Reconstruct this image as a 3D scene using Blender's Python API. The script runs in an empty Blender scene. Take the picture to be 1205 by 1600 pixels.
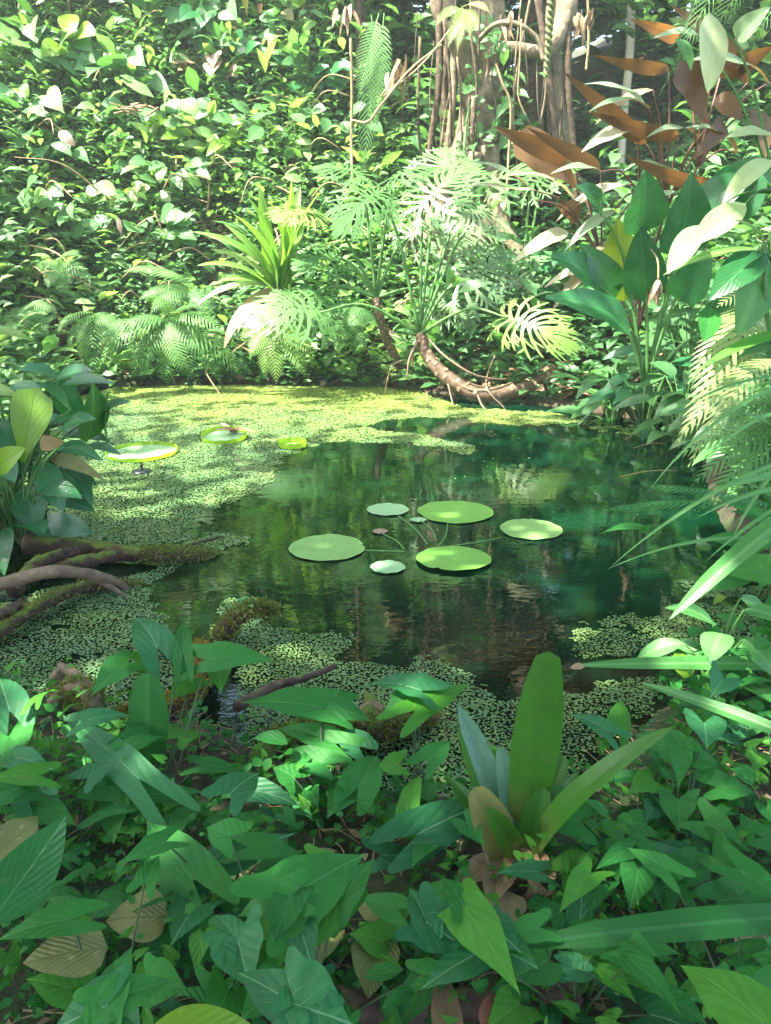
import bpy, math, random
import numpy as np
from mathutils import Vector
R = math.radians
rng = np.random.default_rng(11)
random.seed(5)
sc = bpy.context.scene
C = sc.collection

# ---------------------------------------------------------------- camera, sky, sun, exposure
IW, IH, F, CZ, PIT = 1205, 1600, 1209.0, 1.5, R(18)
cam = bpy.data.objects.new('camera', bpy.data.cameras.new('camera'))
C.objects.link(cam)
cam.location = (0, 0, CZ)
cam.rotation_euler = (R(90) - PIT, 0, 0)
cam.data.sensor_fit = 'VERTICAL'
cam.data.sensor_height = 36
cam.data.lens = 36 * F / IH
cam.data.clip_start = 0.05
cam.data.clip_end = 600
sc.camera = cam

SUN_EL = R(58)
SUNH = np.array([-0.93, -0.37]); SUNH /= np.linalg.norm(SUNH)
SUN = np.array([SUNH[0]*math.cos(SUN_EL), SUNH[1]*math.cos(SUN_EL), math.sin(SUN_EL)])
w = bpy.data.worlds.new('World'); sc.world = w; w.use_nodes = True
nt = w.node_tree
sky = nt.nodes.new('ShaderNodeTexSky'); sky.sky_type = 'NISHITA'; sky.sun_disc = False
sky.sun_elevation = SUN_EL
sky.sun_rotation = math.atan2(SUN[0], SUN[1])
sky.air_density = 1.0; sky.dust_density = 3.5; sky.ozone_density = 0.6
bg = nt.nodes['Background']; bg.inputs[1].default_value = 0.15
nt.links.new(sky.outputs[0], bg.inputs[0])
sl = bpy.data.lights.new('sun', 'SUN'); sl.energy = 3.6; sl.angle = R(0.6); sl.color = (1.0, 0.95, 0.84)
so = bpy.data.objects.new('sun', sl); C.objects.link(so)
so.rotation_euler = Vector(SUN).to_track_quat('Z', 'Y').to_euler()
sc.view_settings.view_transform = 'Standard'
sc.view_settings.look = 'None'
sc.view_settings.exposure = 2.92
sc.view_settings.gamma = 1.0
sc.cycles.max_bounces = 7
sc.cycles.diffuse_bounces = 4
sc.cycles.glossy_bounces = 3
sc.cycles.transmission_bounces = 5
sc.cycles.transparent_max_bounces = 6
sc.cycles.sample_clamp_indirect = 6
sc.cycles.use_denoising = True

# ---------------------------------------------------------------- picture point -> point in the place
_f = np.array([0, math.cos(PIT), -math.sin(PIT)]); _u = np.array([0, math.sin(PIT), math.cos(PIT)])
def ray(px, py):
    return _f + np.array([(px-IW/2)/F, 0, 0]) - (py-IH/2)/F*_u
def PY(px, py, y):
    d = ray(px, py); return np.array([0, 0, CZ]) + d*(y/d[1])
def PZ(px, py, z=0.0):
    d = ray(px, py); return np.array([0, 0, CZ]) + d*((z-CZ)/d[2])
def mpp(p):            # metres per photograph pixel at p
    return max(0.3, float(np.dot(np.asarray(p)-np.array([0, 0, CZ]), _f)))/F
def nrm(v):
    v = np.asarray(v, float); return v/(np.linalg.norm(v, axis=-1, keepdims=True)+1e-12)

# value noise
def _hash(i, j, s):
    n = (i*374761393 + j*668265263 + s*1442695041) & 0x7fffffff
    n = ((n ^ (n >> 13))*1274126177) & 0x7fffffff
    return ((n ^ (n >> 16)) & 0xffff)/65535.0
def noise(x, y, s=0):
    x = np.asarray(x, float); y = np.asarray(y, float)
    i = np.floor(x).astype(np.int64); j = np.floor(y).astype(np.int64)
    fx = x-i; fy = y-j; fx = fx*fx*(3-2*fx); fy = fy*fy*(3-2*fy)
    a = _hash(i, j, s)*(1-fx)+_hash(i+1, j, s)*fx
    b = _hash(i, j+1, s)*(1-fx)+_hash(i+1, j+1, s)*fx
    return a*(1-fy)+b*fy
def fbm(x, y, s=0, o=3):
    t = 0; a = .5
    for k in range(o):
        t = t+a*noise(x*2**k, y*2**k, s+k*7); a *= .5
    return t/(1-.5**o)
def sdf(poly, X, Y):                       # negative inside
    X = np.asarray(X, float); Y = np.asarray(Y, float)
    d = np.full(X.shape, 1e9); ins = np.zeros(X.shape, bool)
    n = len(poly)
    for k in range(n):
        ax, ay = poly[k]; bx, by = poly[(k+1) % n]
        ex, ey = bx-ax, by-ay
        t = np.clip(((X-ax)*ex+(Y-ay)*ey)/(ex*ex+ey*ey+1e-12), 0, 1)
        d = np.minimum(d, np.hypot(X-ax-t*ex, Y-ay-t*ey))
        c = ((ay > Y) != (by > Y)) & (X < (bx-ax)*(Y-ay)/(by-ay+1e-12)+ax)
        ins ^= c
    return np.where(ins, -d, d)
def pxpoly(pts): return [tuple(PZ(x, y, 0)[:2]) for x, y in pts]
def sstep(a, b, x):
    t = np.clip((x-a)/(b-a), 0, 1); return t*t*(3-2*t)

# ---------------------------------------------------------------- mesh buffer
class MB:
    def __init__(s): s.v = []; s.q = []; s.t = []; s.n = 0; s.uv = []; s.r = []
    def add(s, V, Q=None, T=None, UV=None, rnd=0.5):
        V = np.asarray(V, float).reshape(-1, 3); k = len(V)
        if Q is not None and len(Q): s.q.append(np.asarray(Q, int).reshape(-1, 4)+s.n)
        if T is not None and len(T): s.t.append(np.asarray(T, int).reshape(-1, 3)+s.n)
        s.v.append(V); s.uv.append(np.zeros((k, 2)) if UV is None else np.asarray(UV, float).reshape(-1, 2))
        s.r.append(np.broadcast_to(np.asarray(rnd, float), (k,)).copy()); s.n += k
        return s
    def build(s, name, mat, parent=None, origin=None, smooth=True):
        V = np.concatenate(s.v); UV = np.concatenate(s.uv); RR = np.concatenate(s.r)
        q = np.concatenate(s.q) if s.q else np.zeros((0, 4), int)
        t = np.concatenate(s.t) if s.t else np.zeros((0, 3), int)
        loc = np.zeros(3)
        if parent is not None:
            loc = WORLD.get(parent.name, np.zeros(3))
        elif origin is not None: loc = np.asarray(origin, float)
        V = V-loc
        me = bpy.data.meshes.new(name)
        me.vertices.add(len(V)); me.vertices.foreach_set('co', V.ravel())
        li = np.concatenate([q.ravel(), t.ravel()])
        me.loops.add(len(li)); me.loops.foreach_set('vertex_index', li)
        np_ = len(q)+len(t); me.polygons.add(np_)
        st = np.concatenate([np.arange(len(q))*4, len(q)*4+np.arange(len(t))*3])
        me.polygons.foreach_set('loop_start', st)
        me.polygons.foreach_set('loop_total', np.concatenate([np.full(len(q), 4), np.full(len(t), 3)]))
        me.polygons.foreach_set('use_smooth', np.full(np_, smooth))
        ul = me.uv_layers.new(name='UVMap'); ul.data.foreach_set('uv', UV[li].ravel())
        at = me.attributes.new('rnd', 'FLOAT', 'POINT'); at.data.foreach_set('value', RR)
        me.update(calc_edges=True); me.validate()
        for m in (mat if isinstance(mat, (list, tuple)) else [mat]): me.materials.append(m)
        o = bpy.data.objects.new(name, me); C.objects.link(o)
        if parent is not None: o.parent = parent; WORLD[o.name] = loc
        else: o.location = loc; WORLD[o.name] = loc
        return o
WORLD = {}
LABELS = set()
def tag(o, label=None, cat=None, group=None, kind=None):
    if label: o['label'] = label
    if cat: o['category'] = cat
    if group: o['group'] = group
    if kind: o['kind'] = kind
    return o
def thing(name, label, cat, loc, group=None):
    o = bpy.data.objects.new(name, None); C.objects.link(o); o.empty_display_size = .1
    o.location = tuple(loc); WORLD[o.name] = np.asarray(loc, float)
    return tag(o, label, cat, group)

def spline(pts, n):
    P = np.asarray(pts, float)
    if len(P) == 2: return P[0]+(P[1]-P[0])*np.linspace(0, 1, n)[:, None]
    Q = np.vstack([2*P[0]-P[1], P, 2*P[-1]-P[-2]])
    t = np.linspace(0, len(P)-1-1e-9, n); k = t.astype(int); u = (t-k)[:, None]
    a, b, c, d = Q[k], Q[k+1], Q[k+2], Q[k+3]
    return .5*((2*b)+(-a+c)*u+(2*a-5*b+4*c-d)*u*u+(-a+3*b-3*c+d)*u**3)
def tube(mb, pts, rad, n=14, sides=7, rnd=0.5, lump=0.0, seed=0):
    P = spline(pts, n)
    P = P if P.shape[1] == 3 else P
    rr = np.interp(np.linspace(0, 1, n), np.linspace(0, 1, len(np.atleast_1d(rad))), np.atleast_1d(rad)) if np.ndim(rad) else np.full(n, rad)
    T = nrm(np.gradient(P, axis=0))
    up = np.array([0, 0, 1.0]) if abs(T[0][2]) < .9 else np.array([1.0, 0, 0])
    N = nrm(np.cross(T[0], up)); V = []; ln = 0
    a = np.arange(sides)/sides*2*math.pi
    UV = []
    for i in range(n):
        N = nrm(N-T[i]*np.dot(N, T[i])); B = np.cross(T[i], N)
        r = rr[i]*(1+lump*(noise(a*1.7+seed*3.1, np.full(sides, i*.55+seed*7), 3)*2-1)) if lump else rr[i]
        V.append(P[i]+(np.cos(a)*r)[:, None]*N+(np.sin(a)*r)[:, None]*B)
        if i: ln += np.linalg.norm(P[i]-P[i-1])
        UV.append(np.stack([a/2/math.pi, np.full(sides, ln)], 1))
    Q = []
    for i in range(n-1):
        for j in range(sides):
            Q.append((i*sides+j, i*sides+(j+1) % sides, (i+1)*sides+(j+1) % sides, (i+1)*sides+j))
    V = np.concatenate(V); UV = np.concatenate(UV)
    k = len(V); V = np.vstack([V, P[0], P[-1]]); UV = np.vstack([UV, [0, 0], [0, ln]])
    Tt = [(k, (j+1) % sides, j) for j in range(sides)]+[(k+1, (n-1)*sides+j, (n-1)*sides+(j+1) % sides) for j in range(sides)]
    mb.add(V, Q, Tt, UV, rnd)
    return P

# ---------------------------------------------------------------- leaf shapes (flat, x -1..1, y 0..1 from the stalk to the tip)
class T: pass
def strip(nu, nv, wf, cen=None):
    t = T(); u = np.linspace(0, 1, nu); v = np.linspace(-1, 1, nv)
    U, V_ = np.meshgrid(u, v, indexing='ij'); W_ = wf(U)
    X = V_*W_+(cen(U) if cen else 0)
    t.P = np.stack([X.ravel(), U.ravel()], 1); t.UV = np.stack([(V_*np.maximum(W_, .05)).ravel(), U.ravel()], 1)
    t.Q = np.array([(i*nv+j, i*nv+j+1, (i+1)*nv+j+1, (i+1)*nv+j) for i in range(nu-1) for j in range(nv-1)]); t.T = np.zeros((0, 3), int)
    return t
def fan(half, rings=(.3, .58, .82, 1), m=18):
    h = spline([(a, b, 0) for a, b in half], m)[:, :2]
    h[:, 0] = np.maximum(h[:, 0], 0); h[0, 0] = 0; h[-1, 0] = 0
    loop = np.vstack([h, (h[1:-1]*[-1, 1])[::-1]]); n = len(loop); t = T()
    P = [np.zeros((1, 2))]+[loop*r for r in rings]; t.P = np.concatenate(P); t.UV = t.P.copy()
    t.T = np.array([(0, 1+(j+1) % n, 1+j) for j in range(n)])
    t.Q = np.array([(1+k*n+j, 1+k*n+(j+1) % n, 1+(k+1)*n+(j+1) % n, 1+(k+1)*n+j) for k in range(len(rings)-1) for j in range(n)])
    return t
def join(parts):
    t = T(); P = []; UV = []; Q = []; TT = []; n = 0
    for p in parts:
        P.append(p.P); UV.append(p.UV); Q.append(p.Q+n); TT.append(p.T+n); n += len(p.P)
    t.P = np.concatenate(P); t.UV = np.concatenate(UV); t.Q = np.concatenate(Q); t.T = np.concatenate(TT); return t
def lobe(o, ang, ln, hw, nu=6, nv=2, curl=0.0, wave=0.0, ph=0, sx=1, tipw=.0):
    t = strip(nu, nv, lambda u: np.ones_like(u)); u = t.P[:, 1]; v = t.P[:, 0]
    prof = (np.interp(u, [0, .25, .7, .9, 1], [.85, .7, .8, .55, tipw])*(1+wave*np.sin(u*15+ph)))*hw
    a = ang-curl*u; cx = np.sin(a)*u*ln*sx; cy = np.cos(a)*u*ln
    nx, ny = np.cos(a)*sx, -np.sin(a)
    t.P = np.stack([o[0]+cx+nx*v*prof, o[1]+cy+ny*v*prof], 1); t.UV = np.stack([v*.9, u], 1)
    if sx < 0: t.Q = t.Q[:, ::-1]
    return t
ell = lambda u: np.sin(math.pi*np.clip(u, 0, 1)**.85)**.85
T_small = strip(4, 3, lambda u: np.interp(u, [0, .34, .67, 1], [.06, 1, .8, .02]))
T_ell = strip(12, 7, lambda u: np.maximum(ell(u), .015))
T_lance = strip(14, 5, lambda u: np.maximum(np.sin(math.pi*u**.7)**.8*(1-.25*u), .012))
T_ovate = strip(12, 7, lambda u: np.maximum(np.sin(math.pi*u**.62)**.8, .015))
T_obov = strip(12, 7, lambda u: np.interp(u, [0, .1, .3, .55, .75, .9, .97, 1], [.13, .22, .5, .85, 1, .85, .5, .03]))
T_strap = strip(20, 5, lambda u: np.interp(u, [0, .12, .4, .75, .93, 1], [.75, .9, 1, .75, .35, .01]))
T_brom = strip(34, 9, lambda u: (np.interp(u, [0, .08, .3, .5, .7, .85, .95, 1], [.95, .72, .86, 1, .92, .72, .52, .42])*np.sqrt(np.clip(1-np.clip((u-.95)/.05, 0, 1)**2.6, .0004, 1))))
T_grass = strip(16, 3, lambda u: np.interp(u, [0, .2, .6, 1], [.6, 1, .75, .01]))
T_arrow = fan([(0, 1), (.06, .92), (.22, .78), (.5, .56), (.74, .34), (.84, .14), (.82, .0), (.86, -.14), (.98, -.3), (.95, -.42), (.74, -.44), (.46, -.34), (.18, -.15), (0, -.03)], rings=(.2, .4, .6, .8, 1), m=24)
T_arrow2 = fan([(0, 1), (.1, .9), (.4, .68), (.74, .42), (.93, .18), (.96, -.02), (.95, -.2), (.84, -.38), (.6, -.46), (.38, -.36), (.2, -.18), (.08, -.06), (0, -.02)], rings=(.2, .4, .6, .8, 1), m=24)
T_heart = fan([(0, 1), (.07, .9), (.3, .72), (.68, .45), (.95, .17), (1, -.03), (.88, -.22), (.6, -.32), (.3, -.25), (.1, -.1), (0, -.03)])
T_hsm = fan([(0, 1), (.3, .7), (.95, .2), (.85, -.22), (.4, -.28), (0, -.04)], rings=(.5, 1), m=7)
def philo(seed):
    r = np.random.default_rng(seed); ps = [strip(8, 2, lambda u: .03*(1-u*.7))]
    n = 13
    for i in range(n):
        f = i/(n-1)
        for s in (-1, 1):
            y = .0+.82*f+r.normal(0, .008); ang = R(np.interp(f, [0, .15, .5, 1], [158, 112, 62, 24]))+r.normal(0, .05)
            ln = np.interp(f, [0, .15, .4, .75, 1], [.52, .66, .62, .42, .24])*r.uniform(.9, 1.08)
            o = (0, y); hw = .037-.01*f
            ps.append(lobe(o, ang, ln*1.08, hw, 11, 3, .35, .22, r.uniform(0, 6), s))
            k = 3 if f < .3 else 2 if f < .7 else 1
            for j in range(k):
                u = .38+.45*(j+.5)/k+r.normal(0, .02); a = ang-.35*u; ox = o[0]+math.sin(a)*u*ln*s; oy = o[1]+math.cos(a)*u*ln
                for dd in (-.75, .62):
                    if r.random() < .6: ps.append(lobe((ox, oy), a+dd, ln*(.34-.1*j/k)*r.uniform(.75, 1.1), .021, 5, 3, -.2*dd, 0, 0, s))
    ps.append(lobe((0, .82), 0, .2, .045, 6, 3, 0, .2))
    t = join(ps); t.P[:, 0] *= 1.2; return t
T_philo = [philo(k) for k in range(4)]
def fernT(n=26, ang=68, wid=1.0, base=.12, pw=.42, nu=4, tooth=False, prof=None):
    ps = [strip(10, 2, lambda u: .03*(1-u*.8))]
    dy = (1-base)/n
    for i in range(n):
        f = i/(n-1); y = base+(1-base)*f*.985
        l = prof(f) if prof else np.interp(f, [0, .12, .35, .7, .95, 1], [.55, .85, 1, .68, .16, .05])
        for s in (-1, 1):
            a = R(ang-22*f); p = lobe((0, y), a, l, 1, nu, 2 if nu < 5 else 3, .15, 0, 0, s)
            u = np.repeat(np.linspace(0, 1, nu), 2 if nu < 5 else 3); v = p.UV[:, 0]/.9
            aa = a-.15*u; hw = dy*pw*np.interp(u, [0, .3, .8, 1], [.9, 1, .55, .05])
            hw = hw*min(1, .35+l)
            cx = np.sin(aa)*u*l*wid*s
            cy = np.cos(aa)*u*l*.22
            p.P = np.stack([cx, y+cy+v*hw], 1)
            ps.append(p)
    return join(ps)
T_fern = fernT(17, pw=.36)
T_fernN = fernT(24, pw=.34, nu=6)
T_boston = fernT(24, ang=85, pw=.4, nu=4, base=.05, prof=lambda f: np.interp(f, [0, .8, 1], [.8, .9, .15]))
T_palm = fernT(14, ang=40, pw=.16, nu=5, base=.1)

def batch(mb, t, O, D, N, L, Wd, arch=.5, fold=.15, rip=0., rnd=None, drp=0., ph=0.):
    O = np.atleast_2d(O); n = len(O); D = nrm(np.broadcast_to(np.atleast_2d(D), (n, 3))); N = np.broadcast_to(np.atleast_2d(N), (n, 3))
    N = nrm(N-D*np.sum(N*D, 1, keepdims=True)); S = np.cross(D, N)
    g = lambda a: np.broadcast_to(np.asarray(a, float), (n,))[:, None]
    L, Wd, A = g(L), g(Wd), g(arch); A = np.where(np.abs(A) < .02, .02, A)
    x = t.P[None, :, 0]; y = t.P[None, :, 1]; a = A*y; X = x*Wd/2
    yy = L*np.sin(a)/A; zz = -L*(1-np.cos(a))/A
    zz = zz+g(fold)*np.abs(X)-g(drp)*X*X/(Wd*.5)+g(rip)*Wd*np.sin(y*13+g(ph)+x*2)*np.abs(x)
    et = np.cos(A/2)[:, :, None]*D[:, None]+np.sin(A/2)[:, :, None]*N[:, None]
    en = -np.sin(A/2)[:, :, None]*D[:, None]+np.cos(A/2)[:, :, None]*N[:, None]
    V = O[:, None]+S[:, None]*X[:, :, None]+et*yy[:, :, None]+en*zz[:, :, None]
    k = len(t.P); off = (np.arange(n)*k)[:, None, None]
    if rnd is None: rnd = rng.random(n)
    rnd = np.broadcast_to(np.asarray(rnd, float), (n,))
    mb.add(V.reshape(-1, 3), (t.Q[None]+off).reshape(-1, 4) if len(t.Q) else None, (t.T[None]+off).reshape(-1, 3) if len(t.T) else None,
           np.tile(t.UV, (n, 1)), np.repeat(rnd, k))
    return mb
def between(mb, t, b, e, W_, arch=.6, N=(0, -.25, 1), **k):
    b = np.asarray(b, float); e = np.asarray(e, float); c = np.linalg.norm(e-b); A = max(abs(arch), .02)
    return batch(mb, t, [b], [e-b], [N], c*(A/2)/math.sin(A/2), W_, arch, **k)

# ---------------------------------------------------------------- materials
def newmat(name):
    m = bpy.data.materials.new(name); m.use_nodes = True; n = m.node_tree; n.nodes.clear(); return m, n, n.nodes, n.links
def mth(n, op, a, b=None, c=None, clamp=False):
    x = n.nodes.new('ShaderNodeMath'); x.operation = op; x.use_clamp = clamp
    for i, v in enumerate((a, b, c)):
        if v is None: continue
        if isinstance(v, (int, float)): x.inputs[i].default_value = v
        else: n.links.new(v, x.inputs[i])
    return x.outputs[0]
def mixc(n, f, a, b):
    x = n.nodes.new('ShaderNodeMix'); x.data_type = 'RGBA'; x.clamp_factor = True
    for s, v in ((0, f), (6, a), (7, b)):
        if isinstance(v, (int, float)): x.inputs[s].default_value = v
        elif isinstance(v, tuple): x.inputs[s].default_value = (*v, 1)
        else: n.links.new(v, x.inputs[s])
    return x.outputs[2]
def ntex(n, scale, detail=3, co=None, rough=.55):
    t = n.nodes.new('ShaderNodeTexNoise'); t.inputs['Scale'].default_value = scale; t.inputs['Detail'].default_value = detail; t.inputs['Roughness'].default_value = rough
    if co is None:
        g = n.nodes.new('ShaderNodeNewGeometry'); co = g.outputs['Position']
    n.links.new(co, t.inputs['Vector']); return t.outputs[0]
def ramp(n, fac, a, b):
    r = n.nodes.new('ShaderNodeMapRange'); r.inputs[1].default_value = a; r.inputs[2].default_value = b; n.links.new(fac, r.inputs[0]); return r.outputs[0]
def leafmat(name, c1, c2, vein=None, vs=.5, under=None, trans=.35, rough=.38, k=9., tcol=None, spots=.25, slope=.7, mid=.03, pleat=.5, edge=None, spec=.45, basec=None):
    m, n, N, Lk = newmat(name)
    at = N.new('ShaderNodeAttribute'); at.attribute_name = 'rnd'
    uv = N.new('ShaderNodeUVMap'); sp = N.new('ShaderNodeSeparateXYZ'); Lk.new(uv.outputs[0], sp.inputs[0])
    col = mixc(n, at.outputs['Fac'], c1, c2)
    nz = ntex(n, 9, 4); col = mixc(n, mth(n, 'MULTIPLY', ramp(n, nz, .42, .72), spots), col, tuple(x*.5 for x in c1))
    n2 = ntex(n, 45, 2); col = mixc(n, mth(n, 'MULTIPLY', ramp(n, n2, .62, .75), spots*.7), col, tuple(min(1, x*1.9+.02) for x in c2))
    ax = mth(n, 'ABSOLUTE', sp.outputs[0])
    ph = mth(n, 'MULTIPLY', mth(n, 'SUBTRACT', sp.outputs[1], mth(n, 'MULTIPLY', ax, slope)), k)
    ph = mth(n, 'ADD', ph, mth(n, 'MULTIPLY', ntex(n, 14, 2), .9 if k > 1 else 0))
    fr = mth(n, 'ABSOLUTE', mth(n, 'SUBTRACT', mth(n, 'FRACT', ph), .5))          # 0 at a side vein
    latf = mth(n, 'MULTIPLY', mth(n, 'MULTIPLY', ramp(n, fr, .05, .012), ramp(n, ax, .85, .15)), ramp(n, ntex(n, 20, 2), .35, .6)); midf = ramp(n, ax, mid*1.6, mid*.5)
    if vein:
        latf_ = mth(n, 'MULTIPLY', latf, vs*.6)
        col = mixc(n, mth(n, 'MULTIPLY', mth(n, 'MAXIMUM', latf_, mth(n, 'MULTIPLY', midf, vs)), 1.0), col, vein)
    if basec: col = mixc(n, ramp(n, sp.outputs[1], .34, .0), col, basec)
    if edge: col = mixc(n, ramp(n, ax, .78, .97), col, edge)
    blot = mth(n, 'MULTIPLY', ramp(n, ntex(n, 28, 5, rough=.7), .60, .70), ramp(n, ntex(n, 6, 2), .48, .62)); col = mixc(n, mth(n, 'MULTIPLY', blot, min(1, spots*1.6)), col, (.16, .13, .05))
    if under:
        g = N.new('ShaderNodeNewGeometry'); col = mixc(n, g.outputs['Backfacing'], col, under)
    p = N.new('ShaderNodeBsdfPrincipled'); Lk.new(col, p.inputs['Base Color']); Lk.new(mth(n, 'ADD', rough-.12, mth(n, 'MULTIPLY', ntex(n, 17, 4), .26)), p.inputs['Roughness'])
    p.inputs['Specular IOR Level'].default_value = spec
    hgt = mth(n, 'ADD', mth(n, 'MULTIPLY', fr, pleat), mth(n, 'MULTIPLY', ntex(n, 70, 2), .25))
    hgt = mth(n, 'SUBTRACT', hgt, mth(n, 'MULTIPLY', midf, .35))
    b = N.new('ShaderNodeBump'); b.inputs['Strength'].default_value = .5; b.inputs['Distance'].default_value = .006; Lk.new(hgt, b.inputs['Height']); Lk.new(b.outputs[0], p.inputs['Normal'])
    tr = N.new('ShaderNodeBsdfTranslucent')
    mul = N.new('ShaderNodeMix'); mul.data_type = 'RGBA'; mul.blend_type = 'MULTIPLY'; mul.inputs[0].default_value = 1
    Lk.new(col, mul.inputs[6]); mul.inputs[7].default_value = (*(tcol or (1.3, 1.35, .65)), 1); Lk.new(mul.outputs[2], tr.inputs[0])
    mx = N.new('ShaderNodeMixShader'); mx.inputs[0].default_value = trans; Lk.new(p.outputs[0], mx.inputs[1]); Lk.new(tr.outputs[0], mx.inputs[2])
    o = N.new('ShaderNodeOutputMaterial'); Lk.new(mx.outputs[0], o.inputs[0]); return m
def barkmat(name, c1, c2, moss=0., rough=.85, sc_=14, mosscol=(.09, .13, .02), bump=.02):
    m, n, N, Lk = newmat(name)
    nz = ntex(n, sc_, 6, rough=.65); col = mixc(n, ramp(n, nz, .35, .68), c1, c2)
    n2 = ntex(n, sc_*.35, 3); col = mixc(n, mth(n, 'MULTIPLY', ramp(n, n2, .5, .7), .5), col, tuple(x*.45 for x in c1))
    if moss:
        g = N.new('ShaderNodeNewGeometry'); s = N.new('ShaderNodeSeparateXYZ'); Lk.new(g.outputs['Normal'], s.inputs[0])
        f = mth(n, 'ADD', mth(n, 'MULTIPLY', s.outputs[2], .3), ntex(n, sc_*.5, 5)); col = mixc(n, ramp(n, f, .95-moss, 1.1-moss), col, mixc(n, ntex(n, 60, 2), tuple(x*.4 for x in mosscol), tuple(x*1.6 for x in mosscol)))
    p = N.new('ShaderNodeBsdfPrincipled'); Lk.new(col, p.inputs['Base Color']); p.inputs['Roughness'].default_value = rough; p.inputs['Specular IOR Level'].default_value = .3
    b = N.new('ShaderNodeBump'); b.inputs['Strength'].default_value = .7; b.inputs['Distance'].default_value = bump; Lk.new(nz, b.inputs['Height']); Lk.new(b.outputs[0], p.inputs['Normal'])
    o = N.new('ShaderNodeOutputMaterial'); Lk.new(p.outputs[0], o.inputs[0]); return m
M = {}
M['arrow'] = leafmat('arrowhead leaf', (.018, .14, .024), (.042, .215, .038), (.15, .36, .13), .42, rough=.5, spec=.22, k=3.4, slope=.8, mid=.018, pleat=.6)
M['arrow_blue'] = leafmat('blue arrowhead leaf', (.018, .125, .04), (.036, .19, .062), (.22, .42, .22), .6, k=3.4, slope=.8, mid=.022, pleat=.7, rough=.45, spec=.28)
M['arrow_light'] = leafmat('light arrowhead leaf', (.045, .20, .02), (.075, .26, .03), (.22, .42, .10), .35, rough=.5, spec=.22, k=3.4, slope=.8, mid=.018, pleat=.6)
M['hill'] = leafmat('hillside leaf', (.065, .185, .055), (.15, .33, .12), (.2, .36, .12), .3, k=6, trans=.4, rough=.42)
M['hill_dark'] = leafmat('shaded hillside leaf', (.045, .135, .045), (.09, .23, .075), None, k=6, trans=.35)  # darker copy of the hillside leaf, shade put into its colour
M['hill_light'] = leafmat('sunny hillside leaf', (.16, .33, .08), (.27, .44, .16), (.4, .55, .25), .3, k=6, trans=.45)  # lighter copy of the hillside leaf, sunshine put into its colour
M['heart'] = leafmat('heart leaf', (.05, .17, .045), (.11, .28, .09), (.26, .42, .18), .35, k=5, trans=.35, rough=.5, spec=.3)
M['fern'] = leafmat('fern frond', (.07, .20, .05), (.15, .32, .09), None, k=1, trans=.35, rough=.5, spots=.1)
M['fern_pale'] = leafmat('pale fern frond', (.22, .34, .10), (.34, .42, .17), None, k=1, trans=.4, rough=.45, spots=.1)
M['fern_deep'] = leafmat('deep green fern frond', (.03, .17, .03), (.05, .22, .05), None, k=1, trans=.35, rough=.4, spots=.1)
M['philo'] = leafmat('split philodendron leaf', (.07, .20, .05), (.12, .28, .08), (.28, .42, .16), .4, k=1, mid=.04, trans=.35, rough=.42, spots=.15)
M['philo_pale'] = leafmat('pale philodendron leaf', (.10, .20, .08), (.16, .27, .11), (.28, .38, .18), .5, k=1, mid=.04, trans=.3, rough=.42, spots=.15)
M['philo_yel'] = leafmat('sunlit philodendron leaf', (.16, .30, .06), (.23, .36, .09), (.38, .48, .2), .5, k=1, mid=.05, trans=.35, rough=.4, spots=.1)  # lighter copy of philo, the sun on the leaf put into its colour
M['strap'] = leafmat('strap leaf', (.10, .27, .04), (.20, .38, .07), (.4, .52, .2), .5, k=1, mid=.12, trans=.4, rough=.42)
M['strap_deep'] = leafmat('deep strap leaf', (.014, .11, .018), (.022, .14, .026), (.04, .18, .05), .6, k=1, mid=.1, trans=.3, rough=.4, spots=.2)
M['dry'] = leafmat('dry leaf', (.24, .14, .07), (.42, .31, .19), (.12, .06, .03), .35, k=7, tcol=(1.2, 1, .7), trans=.2, rough=.6, spots=.5)
M['dry_red'] = leafmat('reddish dry leaf', (.16, .05, .03), (.32, .13, .08), (.12, .06, .03), .3, k=7, tcol=(1.3, .9, .6), trans=.2, rough=.55, spots=.5)
M['faded'] = leafmat('fading leaf', (.16, .19, .05), (.26, .25, .09), (.10, .14, .03), .6, k=8, tcol=(1.2, 1, .6), trans=.25, rough=.5, spots=.6, pleat=1.)
M['copper'] = leafmat('copper leaf', (.075, .052, .028), (.20, .118, .05), (.07, .03, .02), .5, under=(.15, .065, .03), k=16, tcol=(1.35, 1.0, .5), trans=.42, rough=.4, spots=.2)
M['copper_green'] = leafmat('copper plant upper leaf', (.16, .26, .14), (.24, .33, .2), (.3, .4, .25), .4, under=(.22, .11, .05), k=16, trans=.3, rough=.3, spots=.2)
M['copper_pale'] = leafmat('pale copper plant leaf', (.42, .42, .26), (.5, .46, .32), (.35, .3, .18), .4, k=16, trans=.35, rough=.4, spots=.3, tcol=(1.2, 1.1, .7), edge=(.5, .3, .15))
M['tan'] = leafmat('tan leaf', (.30, .25, .14), (.36, .28, .17), (.2, .15, .08), .5, k=16, trans=.3, rough=.5, spots=.3, tcol=(1.2, 1.1, .7))
M['big_dark'] = leafmat('big glossy leaf', (.022, .12, .035), (.035, .16, .05), (.09, .25, .1), .5, k=7, trans=.3, rough=.25)
M['big_yellow'] = leafmat('yellow green leaf', (.15, .25, .03), (.20, .31, .04), (.28, .38, .1), .6, k=7, trans=.5, rough=.35, tcol=(1.5, 1.35, .5))
M['big_pale'] = leafmat('cream green leaf', (.30, .42, .18), (.44, .50, .28), (.3, .45, .2), .4, k=9, trans=.35, rough=.35)
M['peace'] = leafmat('glossy lance leaf', (.018, .11, .035), (.045, .19, .07), (.09, .25, .12), .5, k=11, slope=.5, trans=.25, rough=.3, pleat=.7, spec=.5)
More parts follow.
